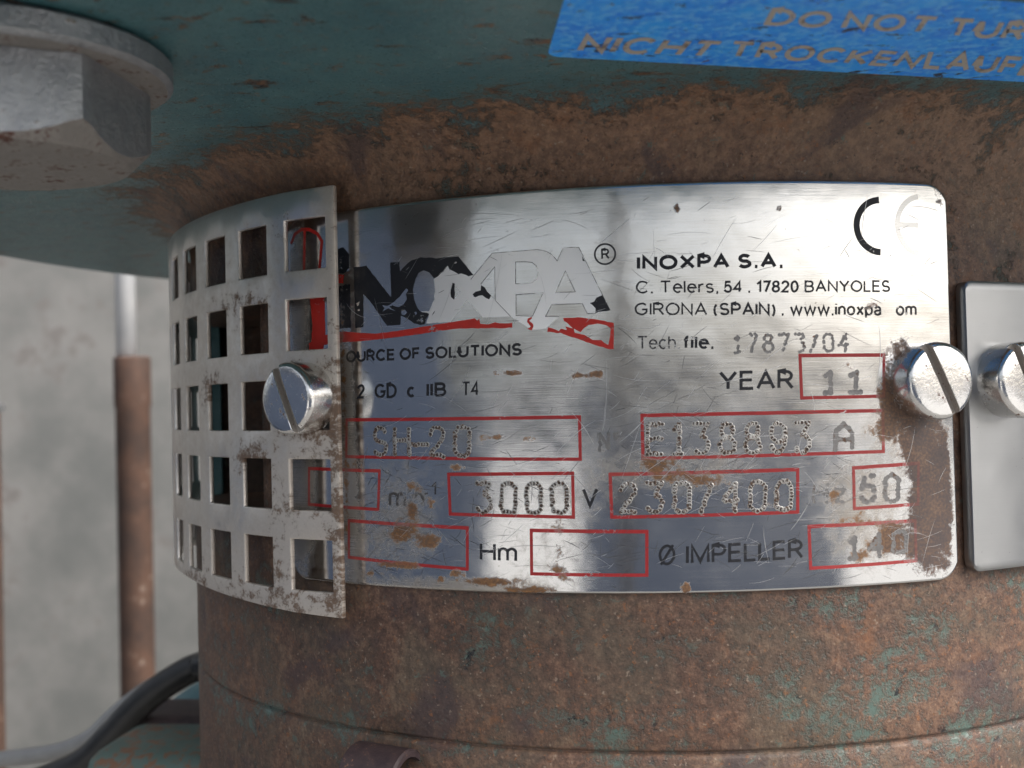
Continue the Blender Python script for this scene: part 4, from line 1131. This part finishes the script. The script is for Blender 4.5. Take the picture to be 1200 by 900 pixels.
# ---------------------------------------------------------------- warning sticker under the flange
def sticker():
    A, B, D = [Vector(p) for p in STICK]
    ex = (B - A).normalized(); ey = Vector((-ex.y, ex.x))
    if ey.dot(D - A) < 0: ey = -ey
    W, Hh, rc = 78.0, 24.0, 1.6
    ey = (D - A).normalized()
    P = lambda u, v: A + ex * u + ey * v
    out = []
    for cx, cy, a0 in ((rc, rc, 180), (W - rc, rc, 270), (W - rc, Hh - rc, 0), (rc, Hh - rc, 90)):
        for k in range(7):
            a = math.radians(a0 + 15 * k); out.append(P(cx + rc * math.cos(a), cy + rc * math.sin(a)))
    n = len(out)
    V = [(p.x, p.y, 37.94) for p in out] + [(p.x, p.y, 38.0) for p in out]
    F = [tuple(range(n))] + [(i, (i + 1) % n, n + (i + 1) % n, n + i) for i in range(n)]
    me = mesh('warning_sticker', V, F)
    bm = bmesh.new(); bm.from_mesh(me); bmesh.ops.recalc_face_normals(bm, faces=bm.faces)
    for f in bm.faces:
        if len(f.verts) > 4 and f.normal.z > 0: f.normal_flip()
    bm.to_mesh(me); bm.free()
    o = tag(link('warning_sticker', me, M['sticker'], smooth=False), 'scuffed blue warning sticker with grey italic lettering under the flange', 'sticker')
    for s, lb, rb, lt in STICK_TEXT:
        lay, width = layout(s, GL, .34)
        wg = .2
        Af = affine(lb, rb, lt, width + wg)
        H = (Vector(rb) - Vector(lb)).length / (width + wg)
        polys = []
        for ch, st in lay:
            for q in st:
                # stroke in letter space first, so the slant keeps the stroke weight
                rib = ribbon([(px + wg / 2, wg / 2 + py * (1 - wg)) for px, py in q], wg)
                polys.append([[tuple(Af(p)) for p in r] for r in rib])
        V2, F2 = stack(polys)
        me = mesh('lettering', [(x, y, 37.90 - z) for x, y, z in V2], F2)
        bm = bmesh.new(); bm.from_mesh(me)
        for f in bm.faces:
            if f.normal.z > 0: f.normal_flip()
        bm.to_mesh(me); bm.free()
        part('lettering', me, M['sticktext'], o, False)
sticker()

# ---------------------------------------------------------------- behind the pump
pipe = tag(empty('background_pipe', (-260, 330, -420)), 'upright pipe behind the pump, white above and rusty below', 'pipe')
V, F = lathe([(5.2, 20), (5.2, 200)], 28); V = [(x - 268, y + 330, z) for x, y, z in V]
part('pipe', mesh('pipe', V, F), M['whitepipe'], pipe)
V, F = lathe([(8.9, -420), (8.9, 4), (9.5, 5), (9.5, 30), (8.6, 31)], 28); V = [(x - 265, y + 330, z) for x, y, z in V]
sharp_edges(part('sleeve', mesh('sleeve', V, F), M['rustpipe'], pipe).data)

post2 = tag(empty('rusty_post', (-352, 330, -420)), 'rusty post at the left picture edge against the pale wall', 'post')
bare('shaft', bevelled_box(-374, -343.5, 322, 338, -420, 4, 1.5), M['rustpipe'], post2)
bare('cap', bevelled_box(-376, -342.5, 320, 340, 4.2, 8, 1), M['galv'], post2)
def hose(name, pts, rad, mat, label, cat):
    P = [Vector(p) for p in pts]; out = []
    for i in range(len(P) - 1):
        p0, p1, p2, p3 = P[max(i - 1, 0)], P[i], P[i + 1], P[min(i + 2, len(P) - 1)]
        for k in range(8):
            t = k / 8
            out.append(.5 * ((2 * p1) + (p2 - p0) * t + (2 * p0 - 5 * p1 + 4 * p2 - p3) * t * t + (3 * p1 - p0 - 3 * p2 + p3) * t ** 3))
    out.append(P[-1])
    V, F = tube(out, rad, 20)
    return tag(link(name, mesh(name, V, F), mat), label, cat)
hose('rubber_hose', [(-145.4, 14.0, -86.0), (-130.3, 14.0, -80.2), (-122.1, 14.0, -73.2), (-117.5, 14.0, -68.5), (-111.7, 14.0, -63.5), (-105.3, 14.0, -59.5), (-101.0, 14.0, -57.6), (-95.5, 14.0, -56.2)] + [(-80, 34, -50), (-50, 80, -45)], 3.2, M['rubber'], 'black rubber hose curling up behind the foot of the pump', 'hose')
hose('grey_cable', [(-166.3, 34.0, -86.1), (-148.1, 34.0, -83.8), (-138.4, 34.0, -80.3), (-132.5, 34.0, -75.2), (-127.5, 34.0, -71.2), (-120.8, 34.0, -66.8), (-113.2, 34.0, -63.4), (-105.5, 34.0, -60.9)] + [(-80, 64, -50), (-50, 110, -45)], 2.0, M['greycable'], 'pale grey cable running just above the black hose', 'cable')
